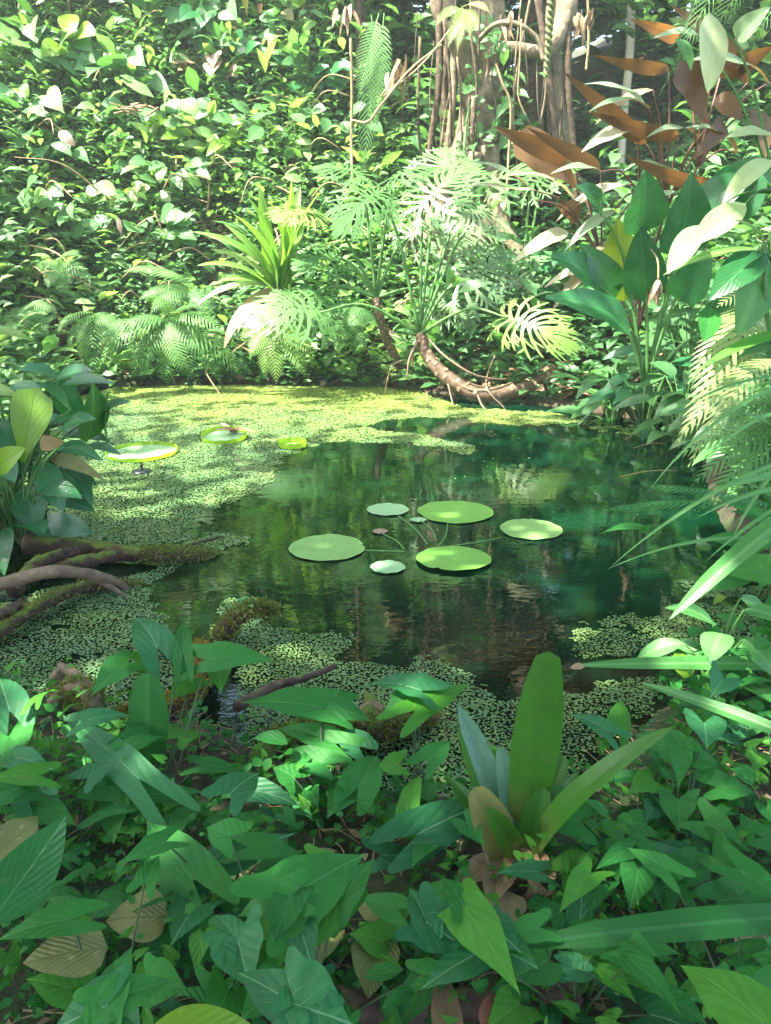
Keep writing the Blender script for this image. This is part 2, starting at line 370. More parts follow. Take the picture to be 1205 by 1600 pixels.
M['lime'] = leafmat('lime leaf', (.15, .30, .02), (.2, .36, .03), (.08, .2, .02), .5, k=6, trans=.5, rough=.3, tcol=(1.5, 1.4, .5))
M['brom'] = leafmat('bromeliad leaf', (.035, .135, .015), (.055, .175, .02), (.03, .11, .015), .2, k=1, mid=.2, trans=.4, rough=.4, spots=.35, pleat=.1, basec=(.24, .30, .08))
M['brom_blue'] = leafmat('waxy bromeliad leaf', (.09, .21, .13), (.13, .26, .17), None, k=1, trans=.25, rough=.28, spots=.3, pleat=.1)
M['grass'] = leafmat('grass blade', (.06, .22, .05), (.12, .32, .09), (.2, .4, .15), .4, k=1, mid=.15, trans=.35, rough=.4)
M['stem'] = barkmat('green stem', (.06, .16, .04), (.12, .26, .07), rough=.45, bump=.003)
M['stem_dark'] = barkmat('dark stem', (.03, .07, .03), (.06, .11, .04), rough=.5, bump=.003)
M['stem_red'] = barkmat('reddish cane', (.10, .05, .035), (.2, .1, .07), rough=.5, bump=.004)
M['vine'] = barkmat('dry vine', (.22, .16, .08), (.38, .28, .15), rough=.75, bump=.005)
M['bark'] = barkmat('pale bark', (.13, .10, .065), (.31, .245, .16), moss=.18, bump=.05, sc_=7)
M['bark_dark'] = barkmat('dark bark', (.05, .035, .022), (.14, .10, .065), moss=.2, bump=.04)
M['bark_mossy'] = barkmat('mossy wood', (.035, .022, .016), (.10, .058, .038), moss=.30, bump=.02, sc_=18)
M['bark_wet'] = barkmat('wet root', (.035, .02, .014), (.11, .065, .045), moss=.16, rough=.5, bump=.012, sc_=22)
M['root_pale'] = barkmat('pale root', (.11, .075, .05), (.22, .155, .10), moss=.1, rough=.6, bump=.01, sc_=22)  # paler than the wet root
M['philo_trunk'] = barkmat('philodendron trunk', (.07, .045, .028), (.17, .115, .068), rough=.7, bump=.012, sc_=22)
M['scar'] = barkmat('leaf scar', (.16, .11, .075), (.27, .20, .14), rough=.7, bump=.004, sc_=40)
M['pole'] = barkmat('sunlit trunk', (.5, .42, .34), (.68, .6, .5), rough=.8, bump=.01, sc_=10)  # sunlight on the slim trunk is put into this pale colour
# ---------------------------------------------------------------- terrain
POND = pxpoly([(140, 606), (350, 602), (600, 606), (760, 622), (900, 640), (1040, 662), (1090, 700), (1110, 780), (1150, 870), (1230, 960),
               (1180, 1050), (1020, 1110), (960, 1180), (820, 1250), (640, 1255), (420, 1180), (300, 1130), (120, 1110), (-30, 1050), (-60, 900), (60, 845), (20, 720), (60, 650)])
def ground(x, y):
    x = np.asarray(x, float); y = np.asarray(y, float)
    d = sdf(POND, x, y)
    ins = -np.minimum(.9, np.maximum(-d, 0)*.45+.02)
    o = np.maximum(d, 0)
    lip = .10*sstep(0, .12, o)+.05*sstep(0, .6, o)
    far = sstep(6.2, 9.2, y)
    left = sstep(-1.5, -3.5, x)*sstep(4, 7, y)
    right = sstep(1.2, 2.6, x)*sstep(3.2, 5, y)
    slope = np.interp(x, [-6, -1, .3, 1.2, 4, 9], [1.45, 1.45, 1.0, .42, .5, .8])
    hill = np.maximum(o-.25, 0)*slope
    hill = np.where(hill > 6, 6+(hill-6)*.25, hill)
    hill = np.minimum(hill, 12)
    m = np.maximum(far, left*.8)
    h = lip+hill*m+right*(1-m)*np.minimum(o*.3, .35)
    h = h+(fbm(x*1.3, y*1.3, 3)-.5)*.14*sstep(.1, .8, o)+(fbm(x*.5, y*.5, 9)-.5)*.8*sstep(1, 4, o)*m
    return np.where(d < 0, ins, h)
def axis(lo, mid0, mid1, hi, st):
    a = np.arange(mid0, mid1, st); k = np.geomspace(st, 1, 24).cumsum(); k = k/k[-1]
    return np.concatenate([(mid0+(lo-mid0)*k)[::-1], a, mid1+(hi-mid1)*np.concatenate([[0], k])])
gx = axis(-120, -7, 8, 120, .07); gy = axis(-60, -1.5, 15, 160, .07)
GX, GY = np.meshgrid(gx, gy, indexing='ij'); GZ = ground(GX, GY)
nx_, ny_ = GX.shape
ii, jj = np.meshgrid(np.arange(nx_-1), np.arange(ny_-1), indexing='ij'); b0 = (ii*ny_+jj).ravel()
gm = MB().add(np.stack([GX, GY, GZ], -1).reshape(-1, 3), np.stack([b0, b0+ny_, b0+ny_+1, b0+1], 1))
m, n, N_, Lk = newmat('forest soil')
c = mixc(n, ramp(n, ntex(n, 6, 6), .35, .7), (.018, .013, .008), (.065, .042, .024))
c = mixc(n, ramp(n, ntex(n, 28, 4), .55, .72), c, (.11, .07, .04))
c = mixc(n, ramp(n, ntex(n, 2.2, 4), .42, .58), c, (.03, .055, .014))
g_ = N_.new('ShaderNodeNewGeometry'); s_ = N_.new('ShaderNodeSeparateXYZ'); Lk.new(g_.outputs['Position'], s_.inputs[0])
silt = mixc(n, ramp(n, ntex(n, 16, 5), .4, .65), (.02, .02, .008), (.08, .055, .022))
c = mixc(n, ramp(n, s_.outputs[2], .02, -.03), c, silt)
p = N_.new('ShaderNodeBsdfPrincipled'); Lk.new(c, p.inputs[0]); p.inputs['Roughness'].default_value = .95
bb = N_.new('ShaderNodeBump'); bb.inputs['Strength'].default_value = .8; bb.inputs['Distance'].default_value = .04; Lk.new(ntex(n, 22, 6), bb.inputs['Height']); Lk.new(bb.outputs[0], p.inputs['Normal'])
o_ = N_.new('ShaderNodeOutputMaterial'); Lk.new(p.outputs[0], o_.inputs[0])
tag(gm.build('ground', m), kind='structure')

# ---------------------------------------------------------------- water
m, n, N_, Lk = newmat('pond water')
g_ = N_.new('ShaderNodeNewGeometry'); s_ = N_.new('ShaderNodeSeparateXYZ'); Lk.new(g_.outputs['Position'], s_.inputs[0])
near = ramp(n, s_.outputs[1], 3.9, 2.6)
left_ = ramp(n, s_.outputs[0], .9, -1.2)
murk = mixc(n, left_, (.001, .019, .008), (.005, .017, .005))
murk = mixc(n, near, murk, (.0025, .010, .0045))
dif = N_.new('ShaderNodeBsdfDiffuse'); Lk.new(murk, dif.inputs[0])
tp = N_.new('ShaderNodeBsdfTransparent'); Lk.new(mixc(n, near, (.04, .16, .07), (.32, .34, .16)), tp.inputs[0])
mx = N_.new('ShaderNodeMixShader'); Lk.new(ramp(n, s_.outputs[1], 6, 2.6), mx.inputs[0]); mx.inputs[0].default_value = .3
f_ = mth(n, 'ADD', .08, mth(n, 'MULTIPLY', near, .16)); Lk.new(f_, mx.inputs[0])
Lk.new(dif.outputs[0], mx.inputs[1]); Lk.new(tp.outputs[0], mx.inputs[2])
gl = N_.new('ShaderNodeBsdfGlossy'); gl.inputs['Roughness'].default_value = .015; gl.inputs[0].default_value = (.92, 1, .92, 1)
fr = N_.new('ShaderNodeFresnel'); fr.inputs[0].default_value = 1.42
mp = N_.new('ShaderNodeMapping'); mp.inputs['Scale'].default_value = (1.0, 2.2, 1); Lk.new(g_.outputs['Position'], mp.inputs[0])
h1 = ntex(n, 7, 2, mp.outputs[0]); h2 = ntex(n, 22, 1, mp.outputs[0])
wv = N_.new('ShaderNodeTexWave'); wv.wave_type = 'RINGS'; wv.rings_direction = 'SPHERICAL'; wv.inputs['Scale'].default_value = 3.2; wv.inputs['Distortion'].default_value = 1.2
mp2 = N_.new('ShaderNodeMapping'); mp2.inputs['Location'].default_value = (.95, -4.6, 0); Lk.new(g_.outputs['Position'], mp2.inputs[0]); Lk.new(mp2.outputs[0], wv.inputs['Vector'])
hh = mth(n, 'ADD', mth(n, 'ADD', h1, mth(n, 'MULTIPLY', h2, .3)), mth(n, 'MULTIPLY', wv.outputs['Fac'], .16))
b_ = N_.new('ShaderNodeBump'); b_.inputs['Strength'].default_value = .17; b_.inputs['Distance'].default_value = .004; Lk.new(hh, b_.inputs['Height'])
Lk.new(b_.outputs[0], gl.inputs['Normal']); Lk.new(b_.outputs[0], fr.inputs['Normal'])
m2 = N_.new('ShaderNodeMixShader'); Lk.new(fr.outputs[0], m2.inputs[0]); Lk.new(mx.outputs[0], m2.inputs[1]); Lk.new(gl.outputs[0], m2.inputs[2])
o_ = N_.new('ShaderNodeOutputMaterial'); Lk.new(m2.outputs[0], o_.inputs[0])
wat = MB().add([(-7, .6, 0), (5, .6, 0), (5, 10.5, 0), (-7, 10.5, 0)], [(0, 1, 2, 3)]).build('pond_water', m)
tag(wat, kind='structure')

# ---------------------------------------------------------------- duckweed
MATS = [([(60, 700), (120, 620), (200, 602), (560, 600), (650, 610), (720, 636), (880, 648), (925, 660), (800, 664), (700, 652), (610, 656), (590, 668), (660, 676), (762, 706), (740, 712), (640, 698), (520, 694), (440, 716), (425, 745), (400, 775), (330, 800), (300, 815), (318, 842), (215, 856), (60, 850), (20, 760)], .86),
        ([(700, 640), (900, 652), (1050, 676), (1000, 690), (900, 668)], .35),
        ([(262, 852), (392, 836), (372, 862), (330, 884), (250, 890)], .9),
        ([(-60, 1060), (-40, 960), (130, 905), (250, 880), (345, 878), (262, 905), (232, 925), (246, 950), (300, 955), (255, 1000), (330, 1030), (300, 1140), (120, 1120)], .72),
        ([(345, 950), (380, 935), (445, 945), (440, 985), (560, 992), (580, 1015), (680, 1030), (735, 1075), (800, 1092), (880, 1080), (1000, 1040), (1040, 1090), (900, 1210), (780, 1275), (620, 1275), (400, 1190), (380, 1060), (330, 1000)], .88),
        ([(868, 1012), (900, 985), (1010, 965), (1050, 930), (1240, 880), (1240, 1040), (1080, 1040), (1000, 1055), (900, 1040)], .62),
        ([(1040, 900), (1100, 900), (1240, 940), (1200, 1010), (1040, 960)], .45)]
MP = [(pxpoly(a), c) for a, c in MATS]
def cover(x, y):
    wx = (fbm(x*3.1, y*3.1, 21)-.5)*.5; wy = (fbm(x*3.1, y*3.1, 33)-.5)*.5
    cv = np.zeros_like(x)
    for P_, c in MP:
        d = sdf(P_, x+wx*.6, y+wy*.6); cv = np.maximum(cv, c*sstep(.05, -.09, d))
    return cv
def hexes(x, y, s, z, rn, name, mat, label, sides=6):
    k = len(x); a = np.arange(sides)/sides*2*math.pi
    ph = rng.uniform(0, 6, k)[:, None]; rr = s[:, None]*rng.uniform(.7, 1.15, (k, sides))
    tx = rng.normal(0, .16, k)[:, None]; ty = rng.normal(0, .16, k)[:, None]
    dx = np.cos(a+ph)*rr; dy = np.sin(a+ph)*rr
    V = np.stack([x[:, None]+dx, y[:, None]+dy, z[:, None]+dx*tx+dy*ty], -1)
    base = (np.arange(k)*sides)[:, None]
    Q = np.concatenate([base+[0, 1, 2, 3], base+[0, 3, 4, 5]])
    return tag(MB().add(V.reshape(-1, 3), Q, rnd=np.repeat(rn, sides)).build(name, mat, smooth=False), label, 'duckweed' if label else None, kind='stuff')
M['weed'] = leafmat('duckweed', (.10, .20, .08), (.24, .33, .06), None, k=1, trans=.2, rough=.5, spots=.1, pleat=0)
st = .0135
X, Y = np.meshgrid(np.arange(-6, 3.5, st), np.arange(3.6, 9.8, st*1.15)); X2, Y2 = np.meshgrid(np.arange(-3, 3, .0095), np.arange(1.4, 3.6, .0105)); X = np.concatenate([X.ravel(), X2.ravel()]); Y = np.concatenate([Y.ravel(), Y2.ravel()])
X = X+rng.uniform(-.5, .5, X.shape)*st; Y = Y+rng.uniform(-.5, .5, X.shape)*st
vis = (np.abs(X) < .55*Y+.25) & (sdf(POND, X, Y) < .05); X, Y = X[vis], Y[vis]
cv = cover(X, Y)
gap = .55*fbm(X*7, Y*11, 5)+.45*fbm(X*22, Y*30, 8)
lim = np.interp(cv, [0, .3, .6, .9], [-1, .44, .60, .84])
bare = (X > .1) & (Y > 2.2) & (Y < 7.2) & (cv < .2)
keep = (gap < lim) | ((rng.random(len(X)) < .0035*(fbm(X*2, Y*2, 77) > .5)) & (X > .2) & (Y > 4.3) & (Y < 7))
keep &= rng.random(len(X)) < .93
X, Y = X[keep], Y[keep]
far_ = sstep(5.8, 9.4, Y+.25*X)  # duckweed yellower toward the far side, its sunny look put into the colour
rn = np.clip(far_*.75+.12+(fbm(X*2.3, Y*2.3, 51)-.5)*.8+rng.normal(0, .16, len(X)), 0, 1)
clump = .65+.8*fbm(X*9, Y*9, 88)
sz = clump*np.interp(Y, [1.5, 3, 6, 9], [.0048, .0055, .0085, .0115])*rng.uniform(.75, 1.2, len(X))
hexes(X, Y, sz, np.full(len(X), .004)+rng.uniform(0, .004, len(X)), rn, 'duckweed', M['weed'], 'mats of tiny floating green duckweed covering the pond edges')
print('duckweed', len(X))

# ---------------------------------------------------------------- hillside leaves
def on_ground(x, y): return np.stack([x, y, ground(x, y)], -1)
def unit_dirs(k, zmin=-.2, zmax=.7):
    a = rng.uniform(0, 2*math.pi, k); z = rng.uniform(zmin, zmax, k); h = np.sqrt(1-np.clip(z, -1, 1)**2)
    return np.stack([np.cos(a)*h, np.sin(a)*h, z], -1)
def sprigs(mb, B, ht, nl, ll, rn, t=None, wr=.5, lean=(0, -.35)):
    """leafy sprigs standing at points B"""
    t = t or T_small
    k = len(B); top = B+np.stack([rng.normal(lean[0], .25, k)*ht, rng.normal(lean[1], .25, k)*ht, ht], -1)
    j = rng.random((k, nl))**.8
    O = (B[:, None]*(1-j[..., None])+top[:, None]*j[..., None]).reshape(-1, 3)
    O += rng.normal(0, .02, O.shape)
    D = unit_dirs(len(O), -.1, .6); O += D*np.repeat(ll, nl)[:, None]*.35
    Nn = np.array([0, -.35, 1.0])+rng.normal(0, .35, (len(O), 3))
    L = np.repeat(ll, nl)*rng.uniform(.6, 1.2, len(O))
    batch(mb, t, O, D, Nn, L, L*wr*rng.uniform(.8, 1.2, len(O)), rng.uniform(.3, 1.2, len(O)), .25, 0, np.clip(np.repeat(rn, nl)+rng.normal(0, .22, len(O)), 0, 1))
def sample(k, x0, x1, y0, y1, cond=None):
    x = rng.uniform(x0, x1, k); y = rng.uniform(y0, y1, k); ok = sdf(POND, x, y) > .03
    if cond is not None: ok &= cond(x, y)
    return x[ok], y[ok]
def carpet(k, x0, x1, y0, y1, cond, ht, ll, nl, mat, label, t=None, wr=.5, name='undergrowth', cat='undergrowth'):
    x, y = sample(k, x0, x1, y0, y1, cond); B = on_ground(x, y); mb = MB()
    h = ht[0]+(ht[1]-ht[0])*rng.random(len(x))**2*(.4+1.2*fbm(x*1.1, y*1.1, 4)); l = rng.uniform(ll[0], ll[1], len(x))
    sprigs(mb, B, h, nl, l, np.clip(fbm(x*.8, y*.8, 61)*1.5-.25, 0, 1), t, wr)
    return tag(mb.build(name, mat), label, cat, kind='stuff')
fov = lambda x, y: np.abs(x) < .56*y+.8
lf = lambda x, y: fov(x, y) & (x < .6+.3*fbm(y, x, 2)) & (fbm(x*.9, y*.9, 91) > .30)
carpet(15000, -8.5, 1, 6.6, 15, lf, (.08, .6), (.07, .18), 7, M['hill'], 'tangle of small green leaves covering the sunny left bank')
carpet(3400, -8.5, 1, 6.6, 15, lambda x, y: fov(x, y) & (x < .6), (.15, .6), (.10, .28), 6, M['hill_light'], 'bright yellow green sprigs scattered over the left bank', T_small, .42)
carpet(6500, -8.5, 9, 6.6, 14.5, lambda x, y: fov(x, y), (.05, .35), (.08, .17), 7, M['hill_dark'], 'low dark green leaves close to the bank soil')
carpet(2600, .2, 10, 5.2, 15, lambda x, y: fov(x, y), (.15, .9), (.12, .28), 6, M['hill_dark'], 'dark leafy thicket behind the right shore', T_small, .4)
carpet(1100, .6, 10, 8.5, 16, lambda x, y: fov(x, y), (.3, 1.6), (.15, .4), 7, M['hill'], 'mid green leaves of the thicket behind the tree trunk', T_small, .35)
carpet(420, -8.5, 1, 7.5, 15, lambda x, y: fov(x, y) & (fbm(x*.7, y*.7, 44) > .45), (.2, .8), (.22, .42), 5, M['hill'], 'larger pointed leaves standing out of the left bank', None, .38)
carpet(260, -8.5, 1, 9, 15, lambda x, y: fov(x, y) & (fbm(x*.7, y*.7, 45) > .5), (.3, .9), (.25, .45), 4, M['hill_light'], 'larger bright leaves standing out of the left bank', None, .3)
mb = MB()
for _ in range(240):
    x_ = rng.uniform(-7.5, 3); y_ = rng.uniform(9.6, 14); a_ = np.array([x_, y_, float(ground(np.array([x_]), np.array([y_]))[0])+rng.uniform(.1, .6)])
    d_ = unit_dirs(1, -.5, .5)[0]*rng.uniform(.3, 1.3); tube(mb, [a_, a_+d_*.5+[rng.normal(0, .08), -.1, .1], a_+d_+[0, 0, -.12]], [.014, .010, .004], 10, 4)
tag(mb.build('tangled_stems', M['vine']), 'thin bare stems and creepers tangled through the left bank', 'stems', kind='stuff')
# shore edge cover
carpet(1500, -3.5, 3.4, 6.6, 9.9, lambda x, y: (sdf(POND, x, y) < .4), (.03, .2), (.04, .09), 8, M['hill'], 'tiny creeping leaves along the far waterline', T_small, .6, 'creeping_groundcover', 'ground cover')
# wall of vegetation high above the bank (seen at the top and mirrored in the pond)
def thicket(k, x0, x1, y0, y1, z0, z1, ll, mat, label, cond=None, wr=.45):
    x = rng.uniform(x0, x1, k); y = rng.uniform(y0, y1, k); z = rng.uniform(z0, z1, k)
    f = fbm(x*.9+z*.6, z*1.1, 71) > .42
    x, y, z = x[f], y[f], z[f]; z = ground(x, y)+z
    mb = MB(); nl = 6
    B = np.stack([x, y, z], -1); sprigs(mb, B, rng.uniform(.1, .5, len(x)), nl, rng.uniform(ll[0], ll[1], len(x)), fbm(x, z, 12), None, wr)
    return tag(mb.build('thicket', mat), label, 'thicket', kind='stuff')
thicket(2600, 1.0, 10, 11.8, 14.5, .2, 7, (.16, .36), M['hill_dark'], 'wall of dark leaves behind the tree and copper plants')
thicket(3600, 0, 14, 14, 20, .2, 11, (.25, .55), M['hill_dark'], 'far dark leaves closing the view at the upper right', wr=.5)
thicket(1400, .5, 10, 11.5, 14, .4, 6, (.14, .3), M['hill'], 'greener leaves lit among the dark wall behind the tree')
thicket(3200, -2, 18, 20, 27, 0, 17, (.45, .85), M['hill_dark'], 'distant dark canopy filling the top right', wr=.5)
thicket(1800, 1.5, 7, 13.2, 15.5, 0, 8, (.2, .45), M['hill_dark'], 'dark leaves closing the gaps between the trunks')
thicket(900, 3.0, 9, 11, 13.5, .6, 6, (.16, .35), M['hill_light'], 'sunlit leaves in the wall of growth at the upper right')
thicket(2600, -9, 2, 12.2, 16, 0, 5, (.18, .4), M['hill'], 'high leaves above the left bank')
# dead leaves lying on the bank and between plants
def litter(k, x0, x1, y0, y1, cond, ll, label):
    x, y = sample(k, x0, x1, y0, y1, cond); B = on_ground(x, y)+[0, 0, .02]; mb = MB()
    batch(mb, T_small, B, unit_dirs(len(x), -.15, .3), np.array([0, -.3, 1])+rng.normal(0, .4, (len(x), 3)), rng.uniform(ll[0], ll[1], len(x)), rng.uniform(ll[0], ll[1], len(x))*.45, rng.uniform(-1.2, 1.8, len(x)), .2)
    return tag(mb.build('leaf_litter', M['dry']), label, 'dead leaves', kind='stuff')
litter(2600, -7, 8, 6.8, 13, fov, (.08, .22), 'brown dead leaves littering the far bank')
litter(900, .2, 2.2, 8.2, 10.5, lambda x, y: sdf(POND, x, y) > .15, (.12, .35), 'heap of curled brown leaves behind the arching trunk')
litter(700, -1.6, 2.4, .5, 3.2, None, (.02, .06), 'brown scraps of dead leaf on the near bank')
# ---------------------------------------------------------------- helpers for plants with leaves as parts
def gz(x, y): return float(ground(np.array([x]), np.array([y]))[0])
class Plant:
    def __init__(s, name, label, cat, base, group=None, stem='stem'):
        s.base = np.asarray(base, float); s.t = thing(name, label, cat, s.base, group); s.sm = M[stem]; s.k = 0
    def leaf(s, t, mat, b, e, wpx, arch=.6, N=(0, -.25, 1), stalk=True, name='leaf', sr=.004, label=None, root=None, sag=.15, **k):
        b = np.asarray(b, float); e = np.asarray(e, float); mb = MB()
        k.setdefault('rnd', rng.random()); k.setdefault('rip', .012); k.setdefault('ph', rng.uniform(0, 6))
        between(mb, t, b, e, wpx*mpp(b) if wpx > 1 else wpx, arch, N, **k)
        o = mb.build(name, M[mat] if isinstance(mat, str) else mat, s.t); s.k += 1
        if label: o['label'] = label
        if stalk:
            r = s.base+[rng.normal(0, .012), rng.normal(0, .012), -.01] if root is None else np.asarray(root, float)
            mid = (r*.45+b*.55)+np.array([0, 0, 1])*np.linalg.norm(b-r)*sag
            tb = MB(); tube(tb, [r, mid, b-nrm(e-b)*.0], [sr*1.25, sr, sr*.6], 12, 5)
            q = tb.build('leaf_stalk', s.sm, o); 
        return o
def stemobj(P_, pts, rad, mat='stem', name='stem', n=18, sides=7, lump=0, parent=None):
    mb = MB(); tube(mb, pts, rad, n, sides, lump=lump, seed=rng.uniform(0, 99)); return mb.build(name, M[mat], parent or P_.t)

# ---------------------------------------------------------------- big tree with hanging roots
tb = PY(745, 330, 11.2); tz = gz(tb[0], tb[1])
tr = Plant('strangler_fig', 'large pale fig tree with flared roots and hanging aerial roots behind the pond', 'tree', (tb[0], tb[1], tz))
def Tp(px, py, y=11.2): return PY(px, py, y)
mb = MB()
tube(mb, [Tp(690, -420, 11.6), Tp(752, -150), Tp(762, 0), Tp(758, 110), Tp(745, 200), Tp(738, 300), Tp(735, 420, 11.0)], [.20, .19, .21, .22, .27, .34, .44], 40, 22, lump=.3)
tube(mb, [Tp(735, 210, 11.0), Tp(712, 260, 10.9), Tp(688, 320, 10.7), Tp(668, 380, 10.5)], [.16, .16, .13, .10], 20, 10, lump=.25)
tube(mb, [Tp(760, 230, 10.9), Tp(772, 300, 10.8), Tp(790, 360, 10.6), Tp(830, 420, 10.4)], [.16, .13, .10, .08], 20, 10, lump=.25)
tube(mb, [Tp(740, 240, 10.8), Tp(728, 320, 10.7), Tp(726, 400, 10.5)], [.12, .10, .08], 20, 10, lump=.25)
tr_trunk = mb.build('trunk', M['bark'], tr.t)
mb = MB(); tube(mb, [Tp(756, 150, 11.1), Tp(728, 90, 11.0), Tp(706, 40, 10.9), Tp(690, -20, 10.9), Tp(680, -300, 10.8)], [.15, .13, .14, .16, .15], 24, 12, lump=.1)
mb.build('limb', M['bark'], tr.t)
mb = MB(); tube(mb, [Tp(765, 90, 11.1), Tp(800, 75, 11), Tp(850, 80, 11), Tp(880, 40, 11.1), Tp(890, -60, 11.2), Tp(900, -300, 11.3)], [.12, .08, .08, .12, .14, .14], 24, 10, lump=.2)
mb.build('limb', M['bark'], tr.t)
mb = MB(); tube(mb, [Tp(640, 395, 10.9), Tp(652, 350, 10.9), Tp(690, 300, 11), Tp(725, 250, 11)], [.05, .07, .08, .08], 18, 8, lump=.2)
mb.build('buttress_root', M['bark'], tr.t)
for i in range(40):
    px = rng.uniform(645, 900); py0 = rng.uniform(-60, 90); py1 = rng.uniform(170, 420); y = rng.uniform(10.5, 11.8)
    j = rng.normal(0, 9, 3); r = rng.choice([.006, .010, .018, .05], p=[.3, .3, .2, .2])
    mb = MB(); tube(mb, [Tp(px, py0, y), Tp(px+j[0], py0*.6+py1*.4, y-.05), Tp(px+j[0]+j[1], py0*.3+py1*.7, y), Tp(px+j[0]+j[1]+j[2], py1, y)], [r, r*.9, r*.7], 16, 5, lump=.15, seed=i)
    mb.build('aerial_root', M['bark_dark'] if i % 3 else M['bark'], tr.t)
def tree2(label, pts, rad, mat, name='tree', lump=.15, cat='tree'):
    b = pts[-1]; P_ = Plant(name, label, cat, (b[0], b[1], gz(b[0], b[1]))); pts = pts+[np.array([b[0], b[1], gz(b[0], b[1])-.1])]
    stemobj(P_, pts, rad, mat, 'trunk', 30, 14, lump); return P_
# climbing leaves on the fig
mb = MB(); k = 230; jj_ = rng.random(k); q_ = np.stack([PY(rng.normal(752, 42), rng.uniform(-60, 330), 10.75+rng.normal(0, .2)) for _ in range(k)])
q_ = q_[fbm(q_[:, 0]*2.5, q_[:, 2]*2.5, 15) > .48]; L_c = rng.uniform(.08, .2, len(q_))
batch(mb, T_hsm, q_, unit_dirs(len(q_), -.9, .1), np.array([0, -1, .5])+rng.normal(0, .3, (len(q_), 3)), L_c, L_c*.7, .5, .15)
tag(mb.build('climbing_ivy', M['hill']), 'small climbing leaves clinging to the fig trunk and roots', 'climber', kind='stuff')
t2 = tree2('leaning grey trunk wrapped in roots right of the pale fig tree', [Tp(880, -300, 12), Tp(872, 0, 12), Tp(868, 120, 12), Tp(885, 220, 12), Tp(900, 330, 12)], [.10, .10, .08, .07, .09], 'bark')
t3 = tree2('dark shaded trunk behind the hanging roots', [Tp(835, -300, 12.8), Tp(840, 0, 12.8), Tp(826, 180, 12.8), Tp(822, 330, 12.8)], [.22, .22, .26, .32], 'bark_dark')
t4 = tree2('slim sunlit trunk lit white behind the copper plant', [Tp(990, -250, 12.4), Tp(985, 60, 12.4), Tp(975, 180, 12.4), Tp(968, 300, 12.4)], [.06, .06, .055, .055], 'pole', lump=.1)
t5 = tree2('dark thin trunk among leaves above the hanging fern', [Tp(560, -250, 12.5), Tp(565, 60, 12.5), Tp(572, 180, 12.5)], [.09, .09, .12], 'bark_dark')
t6 = tree2('dark stump shaded at the top of the left bank', [Tp(470, 60, 12.9), Tp(462, 150, 12.9), Tp(465, 190, 12.9)], [.22, .24, .3], 'bark_dark', name='tree_stump')
# crowns above the frame: mirrored in the pond and shading it
def crown(P_, cen, rad, k, ll, mat, twigs=10):
    mb = MB(); cen = np.asarray(cen, float)
    cl = cen+unit_dirs(34, -1, 1)*(rng.random((34, 1))**.4)*rad
    c = cl[rng.integers(0, 34, k)]; O = c+rng.normal(0, .33, (k, 3))*np.asarray(rad)/2.2
    L = rng.uniform(ll[0], ll[1], k)
    batch(mb, T_small, O, unit_dirs(k, -.7, .3), np.array([0, 0, 1])+rng.normal(0, .5, (k, 3)), L, L*.55, .6, .2)
    mb.build('crown', M[mat], P_.t)
crown(tr, (2.2, 11.6, 8.6), (2.6, 2.0, 1.4), 2600, (.2, .4), 'hill_dark')
crown(t4, (5.0, 12.5, 8.4), (2.0, 2.0, 1.5), 1500, (.2, .4), 'hill')
crown(t5, (-.6, 13.2, 9.4), (1.8, 1.6, 1.2), 900, (.2, .4), 'hill_dark')

# shade trees standing round the viewer, their crowns meet over the near half of the pond
def shade_tree(label, base, cen, rad):
    P_ = Plant('shade_tree', label, 'tree', (base[0], base[1], gz(*base)))
    c = np.array(cen, float)
    stemobj(P_, [P_.base, P_.base*[1, 1, 0]+[0, 0, 2.2], (P_.base*[1, 1, 0]+c*[1, 1, 0])/2+[0, 0, c[2]*.72], c], [.26, .2, .15, .05], 'bark_dark', 'trunk', 24, 10, .15)
    for i in range(9):
        d = unit_dirs(1, -.1, .3)[0]*np.array(rad)*.9
        stemobj(P_, [c*[1, 1, .82]+[0, 0, 0], c+d*.5+[0, 0, -.1], c+d], [.06, .035, .012], 'bark_dark', 'branch', 10, 5)
    return P_
SHADE = [shade_tree('tall shade tree behind the viewer on the left', (-4.2, -3.2), (-4.6, -.8, 7.4), (4.2, 4.0, 1.1)),
         shade_tree('tall shade tree standing right behind the viewer', (1.6, -3.4), (-.6, -2.6, 7.8), (4.2, 3.6, 1.1)),
         shade_tree('spreading shade tree on the left shore outside the view', (-6.6, 2.6), (-4.4, 3.0, 7.6), (3.6, 3.4, 1.1)),
         shade_tree('shade tree on the right shore outside the view', (5.4, 2.2), (1.2, 3.2, 8.0), (3.8, 3.2, 1.1))]
# sunlit gaps: crown leaves are left out where they would shade these points (x, y, z, radius)
def g_(px, py, y, r): p_ = PY(px, py, y); return (*p_, r)
GAPS = [g_(450, 340, 9.2, .55), g_(395, 480, 9.1, .3), (*PZ(365, 612), .35), (*PZ(478, 608), .4), g_(840, 530, 8.0, .4), g_(720, 590, 8.8, .4), g_(1110, 350, 5.5, .45), g_(1100, 550, 4.6, .35), g_(900, 300, 7.4, .8),
        g_(720, 380, 9.4, .5), g_(590, 260, 9.6, .7), g_(660, 480, 8.9, .35), g_(50, 640, 4.3, .16), g_(120, 620, 4.6, .12), g_(1110, 130, 5.5, .4), g_(1060, 660, 4.4, .3), g_(1000, 420, 6.5, .35)]
k = 60000
hx = rng.uniform(-12, 6, k); hy = rng.uniform(-9, 9, k); hz = rng.uniform(6.6, 8.4, k)
s_ = (hz-.6)/SUN[2]; gx_ = hx-SUN[0]*s_; gy_ = hy-SUN[1]*s_            # where its shadow falls at z=.6
dens = .31*sstep(6.6, 4.2, gy_-.1*gx_)+.02+.12*sstep(8.0, 6.0, gy_)
dens *= .35+1.3*sstep(.38, .62, fbm(gx_*1.6, gy_*1.6, 17))*np.where(gy_ > 4, 1, .55)+np.where(gy_ < 4, .5, 0)
